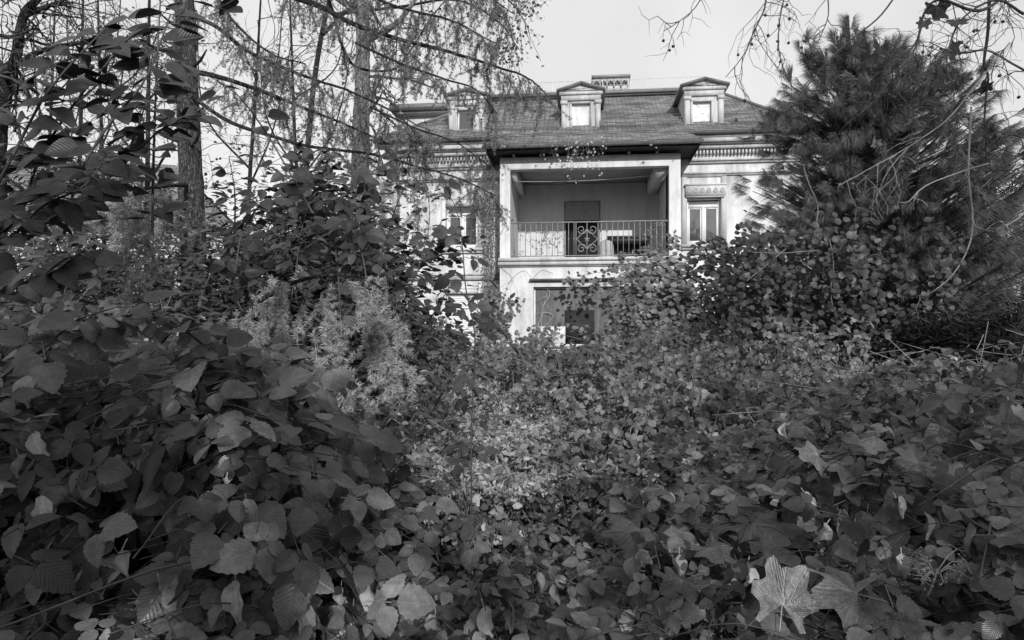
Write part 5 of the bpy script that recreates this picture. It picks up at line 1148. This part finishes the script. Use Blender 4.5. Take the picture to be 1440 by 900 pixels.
for k in range(900):
    py=84+420*RNG.random()**.8; py=py-6*math.sin(py*.19); side=RNG.uniform(0,2*PI); cx,cy=math.cos(side),math.sin(side)
    if cy>.55 and RNG.random()<.7: cy=-cy
    ext=np.interp(py,prof_y,prof_r if cx>0 else prof_l)/F*D
    ext=ext*RNG.uniform(.5,1.06)*(1+.09*math.sin(py*.16+3*side)); z=EYE+(HORIZON-py)/F*D
    ax=np.interp(py,[22,150,300,480],[1193,1205,1218,1222]); a0=at(ax,py,D)-[0,0,ext*.25]; e=a0+np.array([cx*ext,cy*ext*.9,ext*.30]); 
    L=limb(gb,[a0,(a0+e)/2-[0,0,.08*ext],e],.018,.006,4,4)
    m=RNG.integers(4,8)
    for j in range(m):
        p=L[-1-min(len(L)-1,int(RNG.random()**1.3*9))] if j else L[-1]; d=unit(np.array([cx,cy*.9,.25])+RNG.normal(size=3)*[.5,.45,.25]+[0,0,.05])
        if py<130: d=unit(d+[0,0,.7])
        sh_p.append(p+RNG.normal(size=3)*.05); sh_d.append(d)
for (px,py) in ((1192,24),(1178,45),(1206,42),(1130,50),(1132,62),(1215,50),(1255,52),(1262,62),(1240,75),(1112,95),(1150,78),(1172,90),(1290,85),(1335,150),(1190,60),(1200,75),(1080,150),(1395,240),(1372,205)):
    for q in range(4): sh_p.append(at(px+RNG.normal()*4,py+16+RNG.random()*16,D+RNG.normal()*.15)); sh_d.append(unit(np.array([RNG.normal()*.35+(px-1200)/300,-.1,1.1])))
    c=at(np.interp(px,[1080,1193,1262,1395],[1180,1193,1262,1300]),py+75,D); gb.tube(smooth_line([c,(c+at(px,py+25,D))/2-[0,0,.05],at(px,py+25,D)],4),.012,4)
sh_p=np.array(sh_p);sh_d=np.array(sh_d); g=G()
ti=RNG.integers(0,5,len(sh_p))
for t in range(5):
    m=ti==t; up=unit(np.array([0,0,1.])+RNG.normal(size=(m.sum(),3))*.15); x=sh_d[m]; y=unit(np.cross(up,x)); z=np.cross(x,y); scatter(g,PT[t],np.stack([x,y,z],-1),sh_p[m],RNG.uniform(.18,.32,m.sum()))
gb.build('branches',M['bark_dark'],pt,off=pt.location,kind='stuff'); g.build('needles',M['pine'],pt,off=pt.location,kind='stuff')
# climber hanging in strands over the pine
PS,NS=[],[]
def drape(px,py,ln,D_): 
    p=at(px,py,D_); d=np.array([RNG.normal()*.15,-.05,-1.]); n=int(ln/.065)
    for j in range(n):
        d=unit(d+RNG.normal(size=3)*[.22,.12,.05]+[0,0,-.1]); p=p+d*.07; PS.append(p+RNG.normal(size=3)*[.09,.08,.05]); NS.append(np.array([0,-1,.2]))
for k in range(560):
    py=250+RNG.random()**.62*290; lo=np.interp(py,[215,265,330,400,520],[1120,1065,1030,1030,1060]); hi=np.interp(py,[215,265,330,420,540],[1180,1290,1345,1350,1340]); px=lo+(hi-lo)*RNG.random()
    if math.sin(px*.031+py*.02)*math.sin(py*.037-px*.013)>.3 or RNG.random()>(py-200)/150: continue
    drape(px,py,RNG.uniform(.3,1.3)*(1. if py<440 else .5),D-1.55-.35*math.cos((px-1215)/150*1.2)+RNG.normal()*.3)
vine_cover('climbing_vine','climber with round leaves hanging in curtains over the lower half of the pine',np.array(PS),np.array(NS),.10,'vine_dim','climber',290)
g=G()
for pts in ([(1130,235),(1138,260),(1150,290),(1145,330)],[(1165,330),(1172,370),(1168,410),(1173,440)],[(1050,395),(1075,375),(1105,350)],[(1060,355),(1100,356),(1150,352)]): g.tube(smooth_line([at(p[0],p[1],D-2.2) for p in pts],5),.009,5)
o=g.build('bare_runners',M['vinestem'],None,kind='stuff'); tag(o,'bare climber stems crossing the front of the pine','stem')
# dark conifers at right
def yew(px,D,wd,top,label,n=9000,name='dark_conifer'):
    b=at(px,480,D); h=EYE+(HORIZON-top)/F*D; root=empty(name,(b[0],D,ground(b[0],D))); tag(root,label,'conifer')
    g,L=trunk_mesh([np.array(root.location),np.array(root.location)+[0,0,h*.5],np.array(root.location)+[.05,0,h*.95]],[.16,.1,.03],8); g.build('trunk',M['bark_dark'],root,off=root.location)
    nb=170; z=RNG.random(nb)**.8; a=RNG.uniform(0,2*PI,nb); r=wd*(1-z*.9)**.6*RNG.uniform(.6,1.1,nb); e=np.stack([b[0]+np.cos(a)*r,D+np.sin(a)*r*.8,z*h*.98+.1],-1)
    g=G(); 
    for q in e: limb(g,[np.array([b[0],D,max(.2,q[2]-.4)]),q],.014,.004,4,3)
    g.build('branches',M['bark_dark'],root,off=root.location,kind='stuff')
    q=e[RNG.integers(0,nb,n)]; f=RNG.random((n,1))*.45; q=q*(1-f)+np.array([b[0],D,0])*[1,1,0]*f+np.stack([np.zeros(n),np.zeros(n),q[:,2]*f[:,0]-.1*f[:,0]],-1)+RNG.normal(size=(n,3))*[.16,.16,.11]
    g=G(); scatter(g,leaflet(1,.10,3,0,.1,.35,shape='lance'),frames(unit(np.array([0,-.2,1.])+RNG.normal(size=(n,3))*.4),unit(q-[b[0],D,h*.3])+RNG.normal(size=(n,3))*.5),q,RNG.uniform(.08,.16,n)); g.build('foliage',M['yew'],root,off=root.location,kind='stuff')
yew(1395,16,2.5,238,'black-green conifer at the right edge, its top catching the sky',14000)
yew(1300,15,2.4,300,'dark conifer behind the right side of the pine',11000)
yew(1480,13,2.2,300,'dark conifer partly cut off by the right edge',11000)
yew(1200,15.5,2.0,330,'shaded conifer hidden behind the overgrown pine',9000)
yew(1430,8.5,1.7,440,'low dark conifer behind the right-hand bramble bank',8000)
yew(1330,9.5,1.5,455,'low dark conifer in the gap right of the draped pine',8000)
# ---------------------------------------------------------------- plane twigs hanging into the top right; unseen plane trees added behind for shade
def plane_branch(pts,D,label,leaves,balls,n=10,length=.45,r=.011,pale=False):
    P3=[at(p[0],p[1],p[2] if len(p)>2 else D) for p in pts]; root=empty('plane_branch',tuple(P3[0])); tag(root,label,'branch','plane tree twigs hanging into the top of the view')
    g=G(); out=[]; L=limb(g,P3,r,.0025,6,6,.002); g.build('stem',M['twig_pale' if pale else 'twig'],root,off=root.location,smooth=True); gt=G(); twigs(gt,L,n,length,.0032,2,.5,.75,.05,out,4,.3); gt.build('twigs',M['twig_pale' if pale else 'twig'],root,off=root.location,kind='stuff')
    for (px,py,s) in leaves:
        p=at(px,py,D); o=put('leaf',LOg[RNG.integers(5)] if not pale else LOm[RNG.integers(5)],root,root.location,p,unit((RNG.normal()*.4,-1,RNG.normal()*.5)),unit((RNG.normal()*.4,0,-1)),s)
        i=np.argmin(((L-p)**2).sum(1)); gg=G(); gg.tube([L[i],(L[i]+p)/2+[0,0,.02],p],.0018,4); gg.build('petiole',M['twig'],root,off=root.location)
    if len(out):
        out=np.array(out)
        for q in out[RNG.integers(0,len(out),balls)]:
            gg=G(); c=q-np.array([0,0,.05]); gg.tube([q,c],.0012,3); scatter(gg,ico,frames(rdir(2),rdir(2)),np.array([c,c]),np.array([.013,.013])); gg.build('seed_ball',M['twig'],root,off=root.location)
plane_branch([(1440,-30),(1380,15),(1325,0),(1302,20),(1290,70),(1262,110),(1230,150)],4.2,'thick kinked plane twig coming in over the top right corner',[(1318,8,.12),(1335,68,.09),(1290,85,.06),(1205,66,.07),(1345,120,.05),(1322,98,.05)],8,14,.5)
plane_branch([(1392,-40),(1390,40),(1385,90),(1392,110),(1388,160),(1392,200),(1390,240)],4.4,'plane twig hanging straight down near the right edge with drooping leaves',[(1387,118,.085),(1390,180,.06),(1393,195,.075),(1350,122,.04)],8,12,.35)
plane_branch([(1366,150),(1362,240),(1368,300),(1366,340),(1345,380),(1320,405),(1298,414)],3.9,'long pale curved plane twig hanging at right with a withered leaf at its end',[(1308,412,.045),(1327,410,.02)],2,4,.16,.006,True)
plane_branch([(1440,300),(1425,312),(1412,318),(1405,312)],3.6,'short pale twig entering from the right edge with a dangling dead leaf',[(1412,322,.05)],0,3,.12,.004,True)
plane_branch([(1390,230),(1350,242),(1300,262),(1275,285),(1262,288)],3.8,'pale twig slanting down left across the dark pine',[(1260,290,.03)],0,4,.14,.005,True)
plane_branch([(1395,250),(1382,265),(1385,275)],3.4,'single star-shaped plane leaf hanging against the dark conifer',[(1385,275,.075)],0,1,.1,.003)
plane_branch([(1280,-40),(1240,20),(1190,60),(1150,100),(1120,140),(1105,150)],4.6,'fine plane twig crossing in front of the pine top',[(1228,128,.08),(1238,66,.09)],6,10,.4,.007)
plane_branch([(1420,60),(1380,110),(1330,170),(1270,210),(1220,240),(1180,262)],4.0,'long pale plane twig running down across the pine crown',[(1232,128+70,.05)],2,8,.4,.005,True)
plane_branch([(1080,-40),(1075,10),(1062,40),(1045,80),(1022,108)],4.6,'thin plane twig hanging from the top edge above the right dormer',[],7,11,.42,.007)
plane_branch([(1110,-30),(1098,20),(1095,60),(1100,95)],4.6,'second thin twig hanging beside the one above the right dormer',[],5,7,.3,.005)
plane_branch([(1000,-40),(985,0),(965,25),(935,48)],4.8,'tiny twig at the top edge above the roof railing',[],3,6,.3,.005)
plane_branch([(1160,-30),(1165,20),(1150,60)],4.6,'short twig hanging left of the pine top',[],4,5,.25,.005)
plane_branch([(1440,20),(1400,0),(1350,30),(1330,90),(1340,130),(1322,190)],4.1,'tangled plane twig in the top right corner with curled leaves',[(1345,28,.1),(1300,30,.06),(1338,180,.05),(1290,178,.045),(1355,135,.04)],8,14,.5,.008)
plane_branch([(1460,110),(1425,90),(1390,70),(1350,75),(1310,60)],4.1,'horizontal plane twig entering high on the right edge',[(1318,120,.05)],5,10,.5,.007)
plane_branch([(1470,200),(1420,190),(1400,185)],4.1,'bare twig tip at the right edge against the sky',[],1,3,.25,.004)
def shade_tree(x,y,h,wd,label,n,z0,name='unseen_plane_tree',lsz=.22):  # unseen trees, placed and sized to shape sun and shade in view
    root=empty(name,(x,y,ground(x,y))); tag(root,label,'tree'); b=np.array(root.location)
    g,L=trunk_mesh([b,b+[.1,0,h*.3],b+[0,.1,h*.6],b+[.1,0,h*.95]],[.38,.3,.2,.05],12); g.build('trunk',M['bark_pale_sunlit'],root,off=b,smooth=True)
    g=G(); ends=[]
    for k in range(70):
        z=RNG.uniform(z0,h*.98); a=RNG.uniform(0,2*PI); r=wd*(1-((z-z0)/(h-z0)*2-1)**2*.75)**.5*RNG.uniform(.5,1.05); e=b+[math.cos(a)*r,math.sin(a)*r*.8,z]; limb(g,[b+[0,0,max(1.5,z-r*.7)],(b*[1,1,0]+e*[1,1,0])/2+[0,0,z-.3],e],.05,.012,5,4); ends.append(e)
    g.build('limbs',M['bark_dark'],root,off=b,kind='stuff')
    q=np.array(ends)[RNG.integers(0,70,n)]+RNG.normal(size=(n,3))*[.55,.55,.42]; g=G(); scatter(g,HX,frames(rdir(n,.6),rdir(n)),q,RNG.uniform(.6,1.3,n)*lsz); g.build('crown',M['vine'],root,off=b,kind='stuff')
shade_tree(-1.3,-6.5,5.1,2.4,'unseen young plane tree added behind the viewer for shade, left of the sun gap',3300,1.0)
shade_tree(4.6,-6.5,5.4,2.35,'unseen young plane tree added behind the viewer for shade, right of the sun gap',3300,1.0)
shade_tree(23,-14,18,6.,'very tall unseen plane tree added far behind right to be mirrored in the windows',2600,4,lsz=.3)  # unseen tree added for its reflection in the panes
shade_tree(-5.3,-7.5,4.8,2.8,'second unseen young plane tree added behind the viewer for shade, to the left',3200,1.0)
shade_tree(9.6,-7.,6.0,3.2,'unseen plane tree added behind the viewer for shade, far right',3400,1.6)
shade_tree(-10.5,-8,5.6,3.6,'unseen plane tree added behind the viewer for shade, far left',2800,1.4)
shade_tree(6,-16,15.5,4.4,'tall thin unseen plane tree added farther behind the viewer for dappled shade',620,5,lsz=.22)
shade_tree(-4,-18,14.0,4.2,'tall thin unseen plane tree added farther behind for dappled shade, to the left',420,6,lsz=.22)
